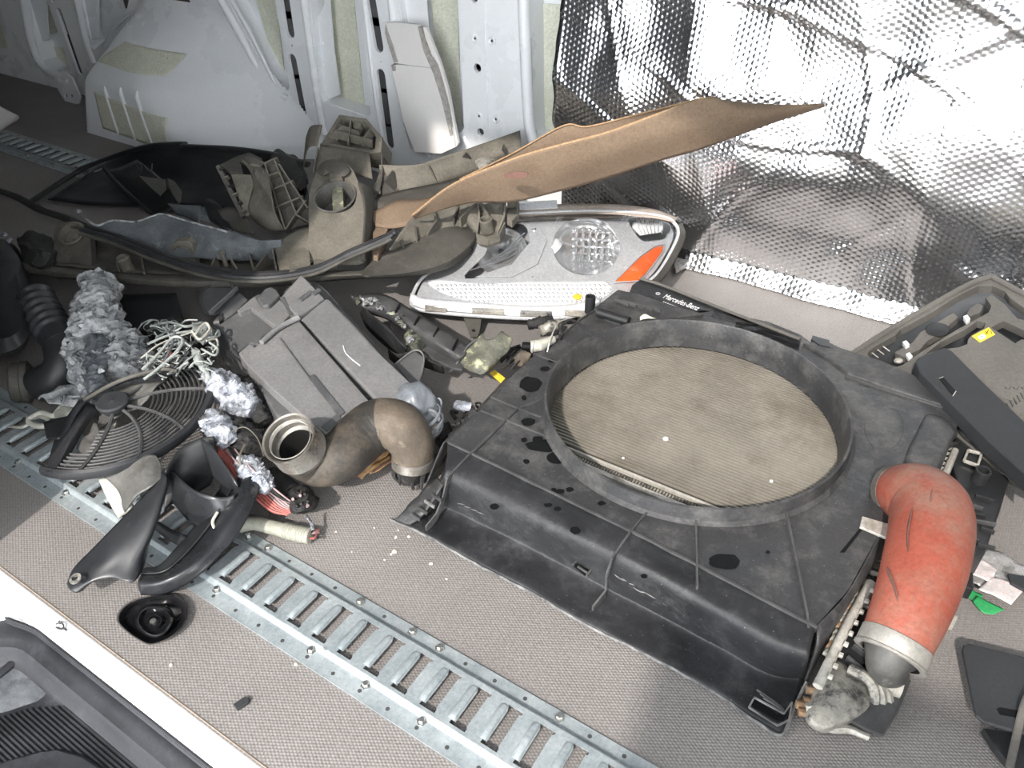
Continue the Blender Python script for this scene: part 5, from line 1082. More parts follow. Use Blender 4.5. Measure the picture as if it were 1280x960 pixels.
loft('tall_fin', [[(252,548,.13),(264,556,.13),(276,572,.12)],[(260,570,.10),(278,590,.10),(296,602,.10)],[(268,596,.08),(284,610,.08),(300,612,.085)]], MT['gblack'], T, 12, 10, solid=.003)
wire('white_edge', [(272,640,.078),(266,652,.07),(270,664,.064)], .0028, MT['offw'], T)
T = thing('scorched_panel', 'off white panel strip with scorched grey flap under the fan grille', 'panel', S(160, 620, 0))
loft('white_strip', [[(122,597,.075),(134,592,.08),(146,596,.08)],[(134,624,.06),(148,622,.065),(160,620,.065)],[(148,648,.035),(160,640,.04),(168,636,.045)]], MT['offw'], T, 10, 14)
loft('grey_flap', [[(130,596,.085),(160,580,.105),(184,570,.11),(196,570,.11)],[(150,612,.075),(168,600,.10),(188,590,.115),(201,584,.112)],[(158,640,.05),(172,622,.09),(186,612,.105),(200,600,.11)]], MT['scorch'], T, 18, 14, jit=.004)

# ---- round cap on the floor
T = thing('round_dish', 'glossy black round cap with a raised centre lying on the floor below the rail', 'cap', S(190, 776, 0))
ol = smoothloop([(146,776),(150,762),(166,750),(190,744),(214,742),(230,750),(235,766),(228,784),(212,798),(190,806),(176,802),(158,790)], 48)
b = MB(); dome(b, ol, Flat(.004), [(1,-.004),(1,.004),(.95,.010),(.88,.007),(.80,-.001),(.66,-.001)], c=(193,774)); obj('rim', b, MT['cap'], T, smooth=50)
b = MB(); dome(b, smoothloop([(168,778),(174,762),(190,755),(210,758),(218,772),(210,790),(194,798),(178,792)], 36), Flat(.004), [(1,0),(.95,.010),(.8,.014),(.70,.008),(.5,.007),(.38,.013),(.3,.013),(.24,.006),(.1,.006)], c=(193,777)); obj('centre_ring', b, MT['cap'], T, smooth=40)
b = MB(); b.lathe(S(193,780,.008), (0,0,1), [(.006,0),(.005,.008),(.0001,.009)], 12); obj('screw', b, MT['bolt'], T)
# ------------------------------------------------------------------ S-shaped hose with steel cuff
T = thing('intake_hose', 'dusty black S-shaped rubber hose with open steel cuff in the foreground middle', 'hose', S(430, 570, 0))
A0 = S(361,548,.165); vd = (A0-CAM).normalized(); ax = (-vd*.80-RT*.42+UP*.42).normalized(); r = 34/pm(A0)
mid = [(428,568,.092,32.5),(450,547,.098,33),(470,533,.105,34),(490,531,.110,33),(506,541,.105,31),(515,558,.085,28),(516,574,.060,25)]
P = cr([A0-ax*.035, A0-ax*.060, A0-ax*.085+RT*.008, S(406,579,.085)]+[S(*q[:3]) for q in mid], 80)
rp = [r*.96, r*.96, r*.94, r*.93]+[q[3]/pm(S(*q[:3])) for q in mid]; rad = lin(rp, 80)
b = MB(); b.tube(P[:52], [rad[i]*(1+.006*math.sin(i*2.2)) for i in range(52)], seg=40, caps=False); obj('hose_body', b, MT['hose'], T, smooth=80)
b = MB(); b.tube(P[50:], rad[50:], seg=40, caps=False); b.jit(.0012, 40); obj('muddy_end', b, MT['mud'], T, smooth=80, label='mud covered end')
b = MB(); b.lathe(A0, ax, [(r*.97,-.052),(r*1.0,-.046),(r*1.03,-.044),(r*1.03,-.042),(r*1.0,-.040),(r*1.0,0),(r*1.03,.001),(r*1.02,.003),(r*.95,.002),(r*.93,-.003),(r*.92,-.012),(r*.82,-.013),(r*.80,-.019),(r*.86,-.021),(r*.86,-.028),(r*.72,-.03),(r*.70,-.05)], 64); obj('steel_cuff', b, MT['cuff'], T, smooth=40, label='worn steel cuff')
b = MB(); b.lathe(A0, ax, [(r*.70,-.03),(r*.69,-.06),(r*.5,-.09),(.0001,-.095)], 40); obj('hose_bore', b, MT['inside'], T)
b = MB(); b.lathe(A0, ax, [(r*.80,-.006),(r*.82,-.004),(r*.80,-.002),(r*.78,-.004),(r*.80,-.006)], 50); obj('snap_ring', b, MT['alloy'], T)
b = MB(); b.box(A0-UP*r*.93+RT*r*.2-ax*.005, (.008,.008,.010)); obj('cuff_notch', b, MT['inside'], T, smooth=0)
A1 = P[-1]; ax = (P[-1]-P[-6]).normalized(); r = rad[-1]
b = MB(); b.lathe(A1, ax, [(r*1.0,-.006),(r*1.06,-.004),(r*1.06,.012),(r*1.0,.014),(r*.95,.014)], 40); obj('end_clamp', b, MT['cuff'], T)
b = MB(); b.tube([A1, A1.lerp(S(512,598,.015), 1)], [r*.92, r*.6], seg=26); b.jit(.004, 50); obj('charred_neck', b, MT['char'], T, smooth=60)
for k in range(9):
    a_ = k*.75; x, y = 514+20*math.cos(a_), 584+8*math.sin(a_); b = MB(); b.tube(pth([(x,y,.045),(x+rr(-3,3),y+8,.03),(x+rr(-5,5),y+rr(14,24),.012)], 7), [.006,.003], seg=6); b.jit(.002,80); obj('melted_strand', b, MT['char'], T)
# ---- blue grey connector clamp behind the hose
T = thing('clamp_connector', 'blue grey burnt hose coupling with clips behind the muddy hose end', 'coupling', S(525, 520, 0))
blob('coupling_dome', [(500,500,.12,16),(516,500,.12,22),(530,512,.10,22),(538,524,.08,17)], MT['bluec'], T, amp=.2, f=9, n=26, seg=22)
for k, (x, y, z, w_) in enumerate(((528,520,.105,25),(534,528,.09,22),(537,536,.075,18))):
    c = S(x, y, z); b = MB(); ax = (S(548,548,.02)-S(510,492,.13)).normalized(); r = w_/pm(c); b.lathe(c, ax, [(r*.94,0),(r,.001),(r,.005),(r*.94,.006),(r*.94,0)], 30); obj('clamp_ring', b, MT['bluec'], T)
b = MB(); dome(b, circ(538,538,14,10,18), Flat(.03), [(1,0),(1,.02),(.8,.032),(.3,.036)]); b.jit(.004,40); obj('pale_end', b, MT['alloy'], T)
wire('clip_loop', [(540,504,.11),(548,498,.115),(552,504,.11),(549,516,.10),(544,520,.10)], .0025, MT['bluec'], T)
wire('clip_loop', [(536,512,.115),(545,516,.11),(550,526,.095)], .004, MT['bluec'], T)
b = MB(); dome(b, smoothloop([(545,538),(560,528),(566,540),(556,552),(548,556)]), Flat(.01), [(1,0),(.9,.02),(.4,.03)]); b.jit(.008,50); obj('charred_end', b, MT['char'], T)
# ---- orange brown torn wrap
T = thing('torn_wrap', 'torn orange brown wrapping strip under the muddy end of the S-shaped hose', 'wrap', S(465, 585, 0))
b = MB(); b.loft([[S(443,592,.006),S(458,578,.014),S(474,562,.022),S(484,556,.028)],[S(452,600,.004),S(464,586,.012),S(480,572,.018),S(490,562,.024)]], 20, 5); b.jit(.004,60); obj('strip', b, MT['orange'], T, solid=.001)
b = MB(); b.loft([[S(460,584,.012),S(474,576,.018),S(488,568,.020)],[S(462,592,.008),S(476,586,.012),S(490,578,.016)]], 14, 4); b.jit(.003,60); obj('strip', b, MT['orange'], T, solid=.001)
for p in (((444,596,.012),(462,580,.02),(482,562,.03)),((466,590,.015),(480,580,.02),(490,574,.02))): wire('dark_band', list(p), .0018, MT['mark'], T)

# ------------------------------------------------------------------ burnt lamp bracket in front of the headlight
T = thing('burnt_lamp_bracket', 'charred black lamp bracket with yellow green scorched end below the headlight', 'bracket', S(540, 440, 0))
loft('upper_rail', [[(441,370,.11),(470,366,.115),(487,370,.12),(520,390,.115),(560,414,.11),(590,436,.10)],[(452,382,.12),(474,384,.125),(492,392,.125),(522,412,.12),(552,432,.115),(576,448,.10)],[(462,392,.09),(480,398,.09),(498,408,.09),(522,428,.08),(545,444,.07),(566,458,.06)]], MT['rib'], T, 30, 10, jit=.002, solid=.004)
for k in range(34):
    t = rnd(); px, py = cr([Vector((450,374,0)),Vector((472,382,0)),Vector((496,396,0)),Vector((508,416,0)),Vector((512,430,0))], 50)[int(t*49)].xy; w_ = 6 if t < .6 else 4
    px += rr(-w_,w_); py += rr(-w_*.7,w_*.7); q = rr(2,4.5); b = MB(); dome(b, smoothloop([(px+q*math.cos(a_)*rr(.6,1.3), py+q*.7*math.sin(a_)*rr(.6,1.3)) for a_ in [j_*.9 for j_ in range(7)]], 16), Flat(rr(.120,.128)), [(1,0),(.8,.004),(.3,.006)]); b.jit(.005,120); obj('scorch_crust', b, MT['ash'] if k % 3 else MT['ygreen'], T, smooth=20)
loft('frame_wall', [[(455,380,.11),(462,392,.11),(484,410,.11),(500,428,.11),(508,436,.10)],[(450,392,.07),(458,410,.06),(476,428,.05),(494,442,.05),(506,446,.06)]], MT['skirt'], T, 20, 8)
loft('lower_frame', [[(486,436,.08),(498,442,.085),(518,438,.09),(530,446,.09),(552,456,.08)],[(488,448,.05),(500,456,.05),(520,454,.05),(536,460,.05),(556,466,.05)]], MT['char'], T, 20, 6)
slab('mid_plate', [(532,416),(548,418),(574,432),(590,440),(578,462),(566,460),(540,448),(528,436)], .085, .006, MT['rib'], T)
b = MB(); b.bar(S(535,414,.10), S(544,440,.07), .004, .03); obj('plate_rib', b, MT['char'], T, smooth=0)
blob('burnt_knob', [(514,416,.10,9),(520,426,.09,14),(522,436,.07,12)], MT['ygreen'], T, f=40, n=18, seg=16)
for k in range(4):
    b = MB(); b.bar(S(500+24*k,380+15*k,.126-.004*k), S(494+24*k,392+15*k,.126-.004*k), .003, .006); obj('rail_joint', b, MT['wet'], T, smooth=0)
loft('scorched_end', [[(603,415,.13),(606,424,.125),(616,423,.125),(628,414,.13),(640,424,.12)],[(592,428,.115),(606,436,.115),(622,434,.115),(636,436,.11)],[(580,440,.10),(598,448,.105),(616,448,.105),(628,446,.10)],[(572,456,.08),(588,464,.085),(604,468,.085),(616,460,.08)]], MT['ygreen'], T, 26, 20, jit=.003, jf=50, solid=.003)
wire('hooked_edge', [(596,424,.12),(584,434,.11),(574,450,.09),(566,462,.075),(562,464,.07)], .003, MT['rib'], T)
slab('yellow_chip', [(612,466),(618,462),(634,474),(630,480)], .05, .004, MT['yellow'], T, jit=.003)
for k in range(14):
    x, y = rr(622,640), rr(444,468); wire('charred_wire', [(x,y,.07),(x+rr(4,14),y-rr(4,14),.07+rr(0,.02)),(x+rr(14,26),y-rr(8,22),.07),(x+rr(18,34),y-rr(6,30),.06)], rr(.0014,.003), MT['char'], T, n=12, seg=5)
loft('copper_shell', [[(644,448,.09),(652,438,.10),(664,442,.10)],[(642,456,.07),(650,458,.08),(660,454,.08)]], MT['mud'], T, 10, 6)
# ---- sensor connectors
T = thing('sensor_connector', 'pale sensor connector with black plug between the headlight and the shroud', 'connector', S(668, 432, 0))
b = MB(); b.tube([S(664,433,.105), S(674,432,.107), S(692,424,.108)], [.0125,.0125,.008], seg=16); obj('pale_body', b, MT['offw'], T)
b = MB(); b.tube([S(653,432,.104), S(665,433,.105)], [.0085,.0095], seg=8); obj('black_plug', b, MT['wet'], T, smooth=0, bevel=.001)
b = MB(); b.lathe(S(666,433,.105), (1,.2,0), [(.0135,0),(.0142,.001),(.0142,.004),(.0125,.005)], 20); obj('collar', b, MT['alloy'], T)
wire('bent_wire', [(684,440,.10),(688,424,.12),(694,410,.12),(700,402,.115),(714,398,.11)], .0014, MT['alloy'], T)
wire('bent_wire', [(699,424,.11),(702,408,.12),(712,400,.12),(724,404,.11)], .003, MT['char'], T)
blob('alloy_remains', [(676,414,.10,5),(688,408,.105,8),(700,406,.10,6)], MT['cast'], T, f=60, n=18, seg=12)
blob('alloy_remains', [(660,406,.07,5),(674,404,.075,7),(690,400,.075,6)], MT['char'], T, f=60, n=18, seg=12)
b = MB(); b.tube(pth([(572,500,.06),(590,508,.07),(606,500,.08)], 10), .003, seg=6); 
T = thing('charred_wire_ends', 'charred black wire ends at the left edge of the fan shroud', 'wiring', S(590, 520, 0))
for k in range(16):
    x, y = rr(570,600), rr(500,540); wire('charred_wire', [(x,y,rr(.02,.05)),(x+rr(-12,12),y+rr(-8,6),rr(.05,.09)),(x+rr(-16,16),y+rr(-4,14),rr(.02,.07))], rr(.002,.005), MT['char'], T, n=10, seg=6)
blob('melted_tip', [(570,505,.08,4),(580,508,.085,7),(590,510,.085,5)], MT['foilw'], T, f=60, n=14, seg=10)
blob('charred_strip', [(596,516,.09,8),(580,536,.07,9),(562,556,.04,7),(548,574,.02,5)], MT['char'], T, f=40, n=24, seg=10)

# ------------------------------------------------------------------ headlight
def lens_mat():
    m, nt, b_ = newmat('clear_lens'); L = nt.links.new; out = nt.nodes['Material Output']
    tr = N(nt, 'ShaderNodeBsdfTransparent', Color=(.93,.94,.95,1)); gl = N(nt, 'ShaderNodeBsdfGlossy', Roughness=.06)
    fr = N(nt, 'ShaderNodeFresnel', IOR=1.5); mx = N(nt, 'ShaderNodeMixShader'); L(fr.outputs[0], mx.inputs[0]); L(tr.outputs[0], mx.inputs[1]); L(gl.outputs[0], mx.inputs[2]); L(mx.outputs[0], out.inputs[0]); return m
MT['lens'] = lens_mat()
MT['chrome'] = mat('lamp_chrome', (.93,.94,.95), (.88,.89,.90), rough=.16, metal=.85, grit=0, rvar=.06, scale=20)
MT['satin'] = mat('satin_silver_bezel', (.50,.51,.53), (.58,.59,.60), rough=.4, metal=.3, scale=12)
MT['frost'] = mat('ribbed_clear_panel', (.90,.90,.91), (.84,.84,.86), rough=.25, metal=.05, grit=0, scale=40)
MT['amber'] = mat('orange_reflector', (.72,.10,.02), (.80,.16,.03), rough=.25, bump=.3, bscale=400, spec=.6)
MT['brownt'] = mat('dusty_brown_edge', (.27,.22,.18), (.36,.31,.27), rough=.55, scale=14)
T = thing('headlight', 'large clear headlight with orange side reflector beside the cardboard', 'headlight', S(690, 350, 0))
ph = Plane((512,384,.055), (760,388,.055), (700,262,.165))
ol = [(514,378),(516,368),(524,352),(536,341),(560,322),(585,300),(604,279),(630,270),(680,266),(740,264),(790,266),(828,271),(842,278),(848,292),(838,316),(820,344),(796,362),(778,376),(752,386),(712,396),(660,398),(600,395),(550,391),(520,386)]
olr = smoothloop(ol, 90)
b = MB(); dome(b, olr, ph, [(1.0,-.012),(1.012,-.03),(.97,-.07),(.7,-.085)]); obj('housing', b, MT['dust2'], T)
b = MB(); b.slab(olr, ph, .003, h=-.062); obj('backing', b, MT['satin'], T, smooth=0)
# reflector bowls: rings recessed below the plane
def bowl(cx, cy, rx, ry, depth, m, name, n=48, off=(0,0)):
    b = MB(); rows = []
    for k in range(14):
        t = k/13; s_ = math.cos(t*math.pi/2*.94); rows.append([ph(cx+off[0]*t+rx*s_*math.cos(a_), cy+off[1]*t+ry*s_*math.sin(a_), -.004-depth*math.sin(t*math.pi/2)) for a_ in [2*math.pi*j/n for j in range(n)]])
    b.grid(rows, closed=True); return obj(name, b, m, T, smooth=60)
bz = smoothloop(ol, 60); bz = [(680+(x-680)*.965, 332+(y-332)*.955) for x, y in bz]
hA = circ(733,308,42,36,40); hB = smoothloop([(606,318),(612,296),(630,283),(654,280),(662,300),(656,322),(634,338),(604,346),(580,346)], 30)
hC = smoothloop([(536,350),(600,354),(660,352),(720,352),(756,352),(764,364),(740,378),(690,382),(640,382),(585,376),(548,364)], 44)
hD = smoothloop([(788,272),(830,277),(838,282),(832,298),(806,302),(794,292)], 24)
b = MB(); b.slab(bz, ph, .003, [hA, hB, hC, hD], h=-.006); bez = obj('bezel', b, MT['satin'], T, smooth=0, bevel=.001)
bowl(733,308,43,37,.05, MT['chrome'], 'main_reflector')
bowl(626,314,34,30,.04, MT['chrome'], 'small_reflector')
for k in range(9):
    x = 722+8.5*k; b = MB(); h_ = 30*math.sqrt(max(.05, 1-((x-733)/44)**2))
    b.loft([[ph(x-3,308-h_+6,-.010),ph(x-5,308,-.040),ph(x-7,308+h_-4,-.010)],[ph(x+1,308-h_+6,-.014),ph(x,308,-.046),ph(x-2,308+h_-4,-.014)]], 10, 3); obj('reflector_facet', b, MT['chrome'], T, solid=.001)
for k in range(5):
    b = MB(); y = 288+9*k; b.loft([[ph(716,y,-.02),ph(740,y+1,-.038),ph(764,y+2,-.02)],[ph(714,y+3,-.026),ph(740,y+4,-.043),ph(764,y+5,-.026)]], 10, 3); obj('reflector_step', b, MT['chrome'], T, solid=.001)
b = MB(); b.lathe(ph(690,312,-.03), ph.n*.7+Vector((-.5,0,0)), [(.030,0),(.028,.012),(.024,.016),(.0001,.018)], 28); obj('bulb_shield', b, MT['frost'], T, smooth=30)
# ribbed panel along the lower front
b = MB(); b.slab(hC, ph, .002, h=-.010); obj('ribbed_panel', b, MT['frost'], T, smooth=0)
b = MB()
for i in range(38):
    for j in range(5):
        x = 546+5.8*i+(j % 2)*1.5; y = 357+5.0*j
        if (i < 3 and j > 1) or (i > 35 and j > 3) or y > 380-(max(0,(600-x))/60)*12: continue
        p = ph(x, y, -.009); b.lathe(p, ph.n, [(.0045,0),(.003,.0025),(.0001,.0032)], 6)
obj('panel_pips', b, MT['chrome'], T, kind='stuff', smooth=60)
b = MB(); b.slab([(594,346),(640,330),(664,300),(676,286),(684,300),(672,330),(640,346)], ph, .002, h=-.002); obj('grey_wing', b, MT['satin'], T, smooth=0, bevel=.001)
loft_ = MB(); loft_.loft([[ph(664,286,-.004),ph(672,300,-.012),ph(668,330,-.01),ph(664,350,-.006)],[ph(676,284,-.010),ph(686,300,-.02),ph(684,330,-.018),ph(676,350,-.008)]], 16, 6); loft_.jit(.004, 70); obj('crinkled_chrome', loft_, MT['chrome'], T, solid=.001)
for k in range(4):
    b = MB(); b.tube([ph(586+10*k,338-4*k,-.006), ph(616+8*k,330-8*k,-.010), ph(644+4*k,318-9*k,-.008)], .0016, seg=6); obj('wing_line', b, MT['bluec'], T)
b = MB(); b.slab([(795,272),(832,277),(826,290),(800,294),(790,284)], ph, .002, h=-.012); obj('corner_flutes', b, MT['frost'], T, smooth=0)
for k in range(7): b = MB(); b.bar(ph(793+6*k,273+.8*k,-.009), ph(802+4.2*k,292,-.009), .002, .003); obj('flute', b, MT['chrome'], T, smooth=0)
b = MB(); b.slab([(769,352),(777,344),(800,322),(819,309),(829,307),(828,313),(816,330),(800,349),(790,352)], ph, .004, h=.001); obj('amber_reflector', b, MT['amber'], T, smooth=0, bevel=.001, label='orange side reflector')
b = MB(); b.tube([ph(*q, .000) for q in [(767,353),(777,343),(800,320),(819,307),(831,305),(829,314),(816,332),(801,351),(767,353)]], .0016, seg=6); obj('reflector_rim', b, MT['satin'], T)
b = MB(); dome(b, circ(722,371,6,4,14), ph, [(1,-.009),(.8,-.004),(.3,-.003)]); obj('orange_bulb', b, MT['yellow'], T, label='small yellow orange bulb')
# brown top edge, lower rim with tabs
b = MB(); b.loft([[ph(600,282,.003),ph(640,276,.003),ph(700,272,.003),(ph(760,271,.003)),ph(815,272,.003),ph(842,277,.003)],[ph(604,272,-.004),ph(640,260,-.004),ph(700,255,-.004),ph(760,255,-.004),ph(812,260,-.004),ph(848,272,-.006)]], 40, 5); obj('top_edge', b, MT['brownt'], T, solid=.003)
b = MB(); b.tube([ph(*q, -.002) for q in smoothloop(ol, 90)]+[ph(*smoothloop(ol, 90)[0], -.002)], .0045, seg=8); obj('lens_rim', b, MT['satin'], T)
low = [(513,380),(530,386),(560,389),(600,392),(660,396),(712,394),(750,386)]
b = MB(); b.loft([[ph(x,y-14,.002) for x, y in low],[ph(x,y-2,.001) for x, y in low],[ph(x,y+2,-.016) for x, y in low]], 50, 6); obj('lower_rim', b, MT['frost'], T, solid=.002)
for x0, x1 in ((531,558),(590,630),(650,690),(706,736)):
    yy = 381+(x0-531)*.055 if x0 < 660 else 387; b = MB(); b.slab([(x0,yy),(x1,yy+1.5),(x1,yy+9),(x0,yy+7)], ph, .004, h=.006); obj('rim_window', b, MT['cast'], T, smooth=0, bevel=.001)
b = MB(); b.loft([[ph(846,280,.002),ph(850,294,.002),ph(838,320,.002),ph(818,348,.002),ph(790,368,.002)],[ph(853,278,-.014),ph(857,296,-.016),ph(845,324,-.016),ph(826,352,-.016),ph(800,370,-.016)]], 30, 6); obj('side_flank', b, MT['dust2'], T, solid=.003)
b = MB(); dome(b, [(680+(x-680)*.985, 332+(y-332)*.975) for x, y in olr], ph, [(1,-.001),(.93,.007),(.75,.013),(.45,.016),(.15,.017)]); obj('clear_lens', b, MT['lens'], T, smooth=80)
b = MB(); b.slab([(578,394),(602,396),(600,412),(597,421),(588,421),(584,408)], ph, .004, [circ(592,413,2.4,2,8)], h=-.02); obj('mounting_tab', b, MT['dust2'], T, smooth=0)
b = MB(); b.slab([(649,252),(696,250),(697,260),(649,262)], ph, .01, h=.0); obj('top_lug', b, MT['satin'], T, smooth=0, bevel=.001)
b = MB(); b.slab([(842,330),(850,316),(864,312),(868,322),(858,330),(846,338)], Flat(.02), .012); b.jit(.006,50); obj('film_scrap', b, MT['clearw'], T)

# ------------------------------------------------------------------ cardboard and foam board
T = thing('cardboard_sheet', 'folded brown cardboard sheet leaning across the heap toward the silver foil', 'cardboard', S(700, 250, 0))
def wl(rows): return [[W(*p) for p in r] for r in rows]
b = MB(); b.loft(wl([[(515,269,1.32),(565,231,1.36),(640,199,1.40),(700,181,1.43),(760,165,1.46),(820,143,1.50),(878,122,1.55),(905,127,1.60),(960,132,1.67),(1029,129,1.74)],
                      [(516,270,1.328),(572,242,1.375),(650,224,1.42),(720,204,1.45),(790,182,1.49),(850,163,1.53),(905,148,1.58),(950,143,1.63),(985,138,1.69),(1030,130,1.745)],
                      [(518,272,1.335),(582,253,1.40),(640,251,1.44),(690,240,1.47),(760,221,1.51),(830,198,1.55),(870,187,1.58),(930,165,1.64),(975,149,1.70),(1030,132,1.75)]]), 70, 16)
front = obj('front_flap', b, MT['card'], T, smooth=50, solid=.004)
b = MB(); b.tube(cr([W(515,269,1.319),W(565,231,1.359),W(640,199,1.399),W(700,181,1.429),W(760,165,1.459),W(820,143,1.499),W(878,122,1.549)], 60), .0035, seg=6, flat=.6); obj('corrugated_edge', b, MT['carde'], T, label='pale corrugated edge')
b = MB(); b.loft(wl([[(575,224,1.42),(640,192,1.46),(704,157,1.50),(735,158,1.52),(800,142,1.56),(880,122,1.60)],[(578,229,1.42),(640,203,1.46),(704,184,1.49),(745,172,1.50),(805,152,1.54),(880,126,1.58)]]), 40, 6); obj('rear_flap', b, MT['card'], T, smooth=50, solid=.004)
b = MB(); b.tube(cr([W(575,224,1.418),W(640,192,1.458),W(704,157,1.498),(W(735,158,1.518)),W(800,142,1.558),W(880,122,1.598)], 50), .0028, seg=6, flat=.6); obj('corrugated_edge', b, MT['carde'], T)
b = MB(); hc = [W(645+15*math.cos(a_), 219+4*math.sin(a_)+(-.06*15*math.cos(a_)), 1.362) for a_ in [2*math.pi*k/16 for k in range(16)]]; b.add(hc+[p+Vector((0,.003,0)) for p in hc], [tuple(range(16)),tuple(range(31,15,-1))]+[(k,(k+1)%16,16+(k+1)%16,16+k) for k in range(16)]); obj('hand_hole', b, MT['mark'], T, smooth=0)
T = thing('cardboard_scrap', 'torn brown cardboard scrap tucked inside the front carrier behind the paddle', 'cardboard', S(510, 262, 0))
loft('scrap', [[(462,268,.16),(476,262,.17),(496,252,.18),(526,250,.18),(545,246,.19)],[(470,284,.15),(490,286,.15),(512,282,.16),(530,272,.17)]], MT['card'], T, 16, 6, solid=.004)
T = thing('foam_board', 'cracked white foam board panel leaning against the ribbed van wall', 'foam board', W(540,190,1.80))
def wpl(name, pts, y0, y1, t, m, label=None):   # leaning board: y runs from y0 at top to y1 at the foot
    zt = W(480,26,y0).z
    def f(px, py):
        y = y0
        for _ in range(6): p = W(px, py, y); y = y1+(y0-y1)*max(0, min(1.1, p.z/zt))
        return p
    b = MB(); L = [(x, y) for x, y in pts]
    b.plate([L], lambda u, v: f(u, v)+Vector((0,-t,0)), lambda u, v: f(u, v)); return obj(name, b, m, T, smooth=0, bevel=.001, label=label)
wpl('board_panel', [(480,28),(486,28),(492,50),(500,78),(548,84),(545,70),(534,52),(529,34),(526,30),(500,27),(486,27)], 1.835, 1.80, .014, MT['foam'])
wpl('board_panel', [(492,80),(502,79),(548,84),(552,100),(560,130),(570,160),(573,182),(556,190),(522,188),(508,150),(500,110)], 1.835, 1.80, .016, MT['foam'])
wpl('board_strip', [(529,33),(535,33),(553,78),(562,110),(575,178),(573,182),(566,150),(556,105),(548,80),(538,56)], 1.835, 1.80, .010, MT['foam'])
wpl('torn_core', [(527,32),(531,33),(536,56),(550,80),(556,100),(564,130),(570,166),(567,168),(556,122),(546,90),(534,62)], 1.833, 1.798, .018, MT['foame'], label='torn grey core')
wpl('crack', [(486,29),(489,40),(496,58),(501,76),(497,77),(491,58),(486,40)], 1.833, 1.798, .017, MT['foame'])
wpl('crack', [(494,79),(498,79),(499,87),(495,87)], 1.833, 1.798, .018, MT['foame'])

# ---- scrap of pale sheet at the far left, debris
T = thing('pale_sheet', 'crumpled pale plastic sheet on the dark rear floor at the left edge', 'plastic sheet', S(0,150,0))
loft('sheet', [[(-40,130,.10),(-10,128,.09),(4,136,.07)],[(-40,150,.06),(-5,148,.05),(24,149,.01)],[(-40,170,.01),(-10,168,.01),(4,162,.005)]], MT['foam'], T, 12, 10, jit=.01, jf=10)
n_ = 0; base = None
MT['chip'] = mat('pale_crumb', (.66,.63,.48), (.75,.72,.60), rough=.8)
CL = ['larger yellowish crumb beside the left tip of the shroud skirt', 'flat pale crumb pair below the left tip of the shroud skirt, right one', 'flat pale crumb pair below the left tip of the shroud skirt, left one', 'pale crumb touching the left tip of the shroud skirt', 'white triangular crumb alone between shroud skirt and cargo rail', 'thin pale crumb right of the beige conduit', 'tiny crumb halfway between beige conduit and shroud skirt', 'yellowish crumb beside the middle screw of the rail lower flange', 'small crumb just above the crumb at the rail lower flange', 'pale crumb stuck on the rail lower flange', 'oval pale crumb on the floor right below the round black cap', 'yellow crumb on the upper flange screw near the bottom of the picture', 'small white dot crumb under the shroud skirt edge', 'tiny crumb just above the rail upper flange', 'crumb nearest below the S-shaped hose clamp', 'lone tiny crumb below the middle of the shroud skirt', 'small crumb between the larger yellowish one and the skirt tip', 'tiny crumb right of the round black cap beside the rail', 'tiny white crumb at the sill edge below the black cap', 'tiny crumb between the rail upper flange and the shroud corner']
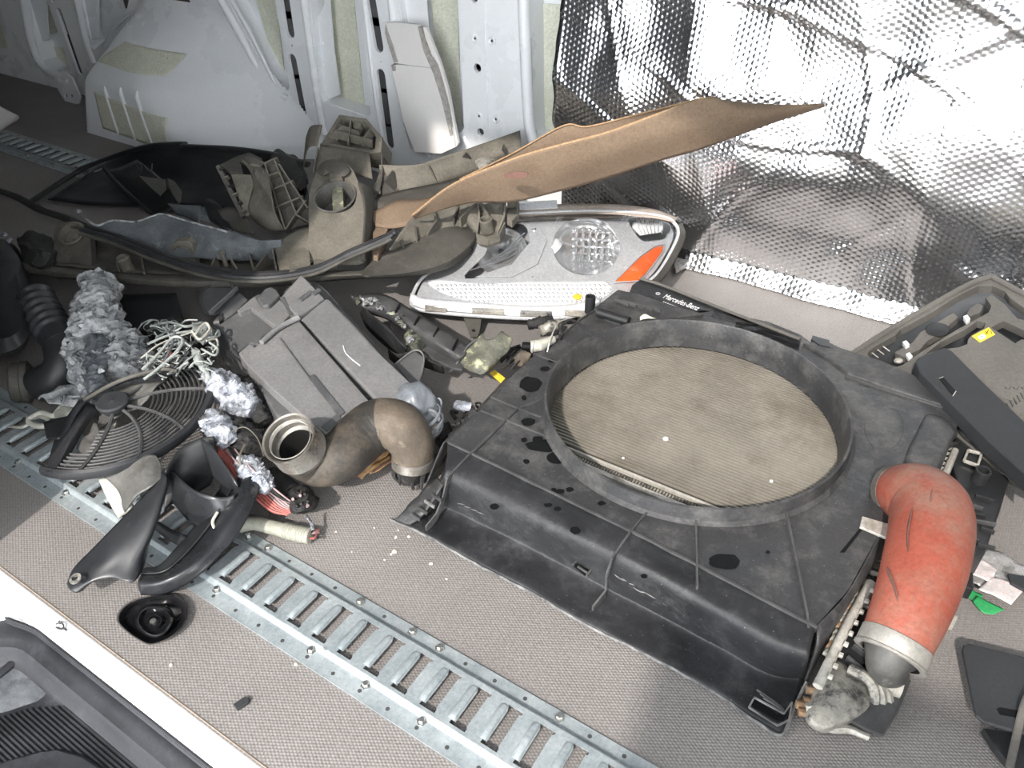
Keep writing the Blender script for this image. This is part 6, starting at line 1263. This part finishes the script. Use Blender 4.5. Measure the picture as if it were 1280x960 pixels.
for x, y, s_ in [(495,672,3),(493,690,3.6),(489,693,2.4),(511,671,2.6),(539,705,3.4),(420,665,2),(481,700,2),(370,831,3),(376,826,2.2),(405,820,3.5),(214,832,3.4),(702,900,4),(558,724,2),(440,690,1.6),(468,660,1.8),(610,688,1.6),(498,663,2),(300,765,1.5),(155,825,1.6),(655,905,2)]:
    p = S(x, y, 0); 
    if base is None:
        b = MB(); rs = random.Random(3); b.lathe((0,0,0), (0,0,1), [(.0018,0),(.0026,.0008),(.0022,.0018),(.0001,.0022)], 7); b.jit(.0008,400)
        base = obj('crumb', b, MT['chip'], smooth=0); base['category'] = 'crumb'; base['group'] = 'pale crumbs on the floor'; zc = base.location.z; o = base
    else: o = base.copy(); C.objects.link(o)
    o['label'] = CL[n_]; n_ += 1
    o.location = (p.x, p.y, zc*s_/3+(.0145 if abs(y-820) < 1 else 0)); o.scale = (s_/2.6*rr(.8,1.3), s_/2.6*rr(.8,1.3), s_/3); o.rotation_euler.z = rr(0, 3)
b = MB(); b.loft([[S(172,928,-.07),S(182,924,-.062),S(190,921,-.066)],[S(176,936,-.07),S(186,932,-.066),S(184,926,-.068)]], 8, 4); tag(obj('leaf_scrap', b, MT['chip'], solid=.0006), 'small yellowish dry leaf scrap on the black step', 'leaf')
for px, py, z, lab in ((137,943,-.078,'white speck near the bottom of the black step'),(184,958,-.074,'white speck beside the leaf scrap on the black step')):
    b = MB(); b.lathe(S(px,py,z), (0,0,1), [(.0025,0),(.002,.0015),(.0001,.002)], 7); tag(obj('white_speck', b, MT['white']), lab, 'speck')
b = MB(); b.slab([(291,880),(306,870),(312,874),(310,878),(296,887)], Flat(.006), .005); tag(obj('black_clip', b, MT['cover'], smooth=0, bevel=.001), 'small flat black plastic clip alone on the foreground floor', 'clip')
b = MB()
for p in ([(70,780,.003),(76,778,.006),(80,783,.004),(76,787,.003),(70,784,.003)],[(78,785,.003),(83,788,.003)],[(75,780,.003),(74,776,.004)]): b.tube(pth(p, 8), .0013, seg=5)
tag(obj('dirt_smudge', b, MT['rib']), 'small grey burr on the white door sill', 'burr')
for x, y, s_ in ((832,549,3.5),(779,573,1.6),(964,602,2)):
    b = MB(); b.lathe(S(x,y,.058), (0,0,1), [(.0016*s_,0),(.0015*s_,.002),(.0001,.003)], 7); tag(obj('white_fleck', b, MT['white']), {3.5:'largest white fleck lying on the radiator core',1.6:'tiny white fleck near the left edge of the radiator core',2:'white fleck near the lower right edge of the radiator core'}[s_], 'fleck')
b = MB(); b.loft([[S(800,396,.125),S(806,392,.128),S(812,395,.125)],[S(800,400,.122),S(808,398,.124),S(820,398,.122)]], 6, 3); tag(obj('yellow_scrap', b, MT['chip'], solid=.001), 'yellowish scrap on the far corner of the fan shroud', 'scrap')
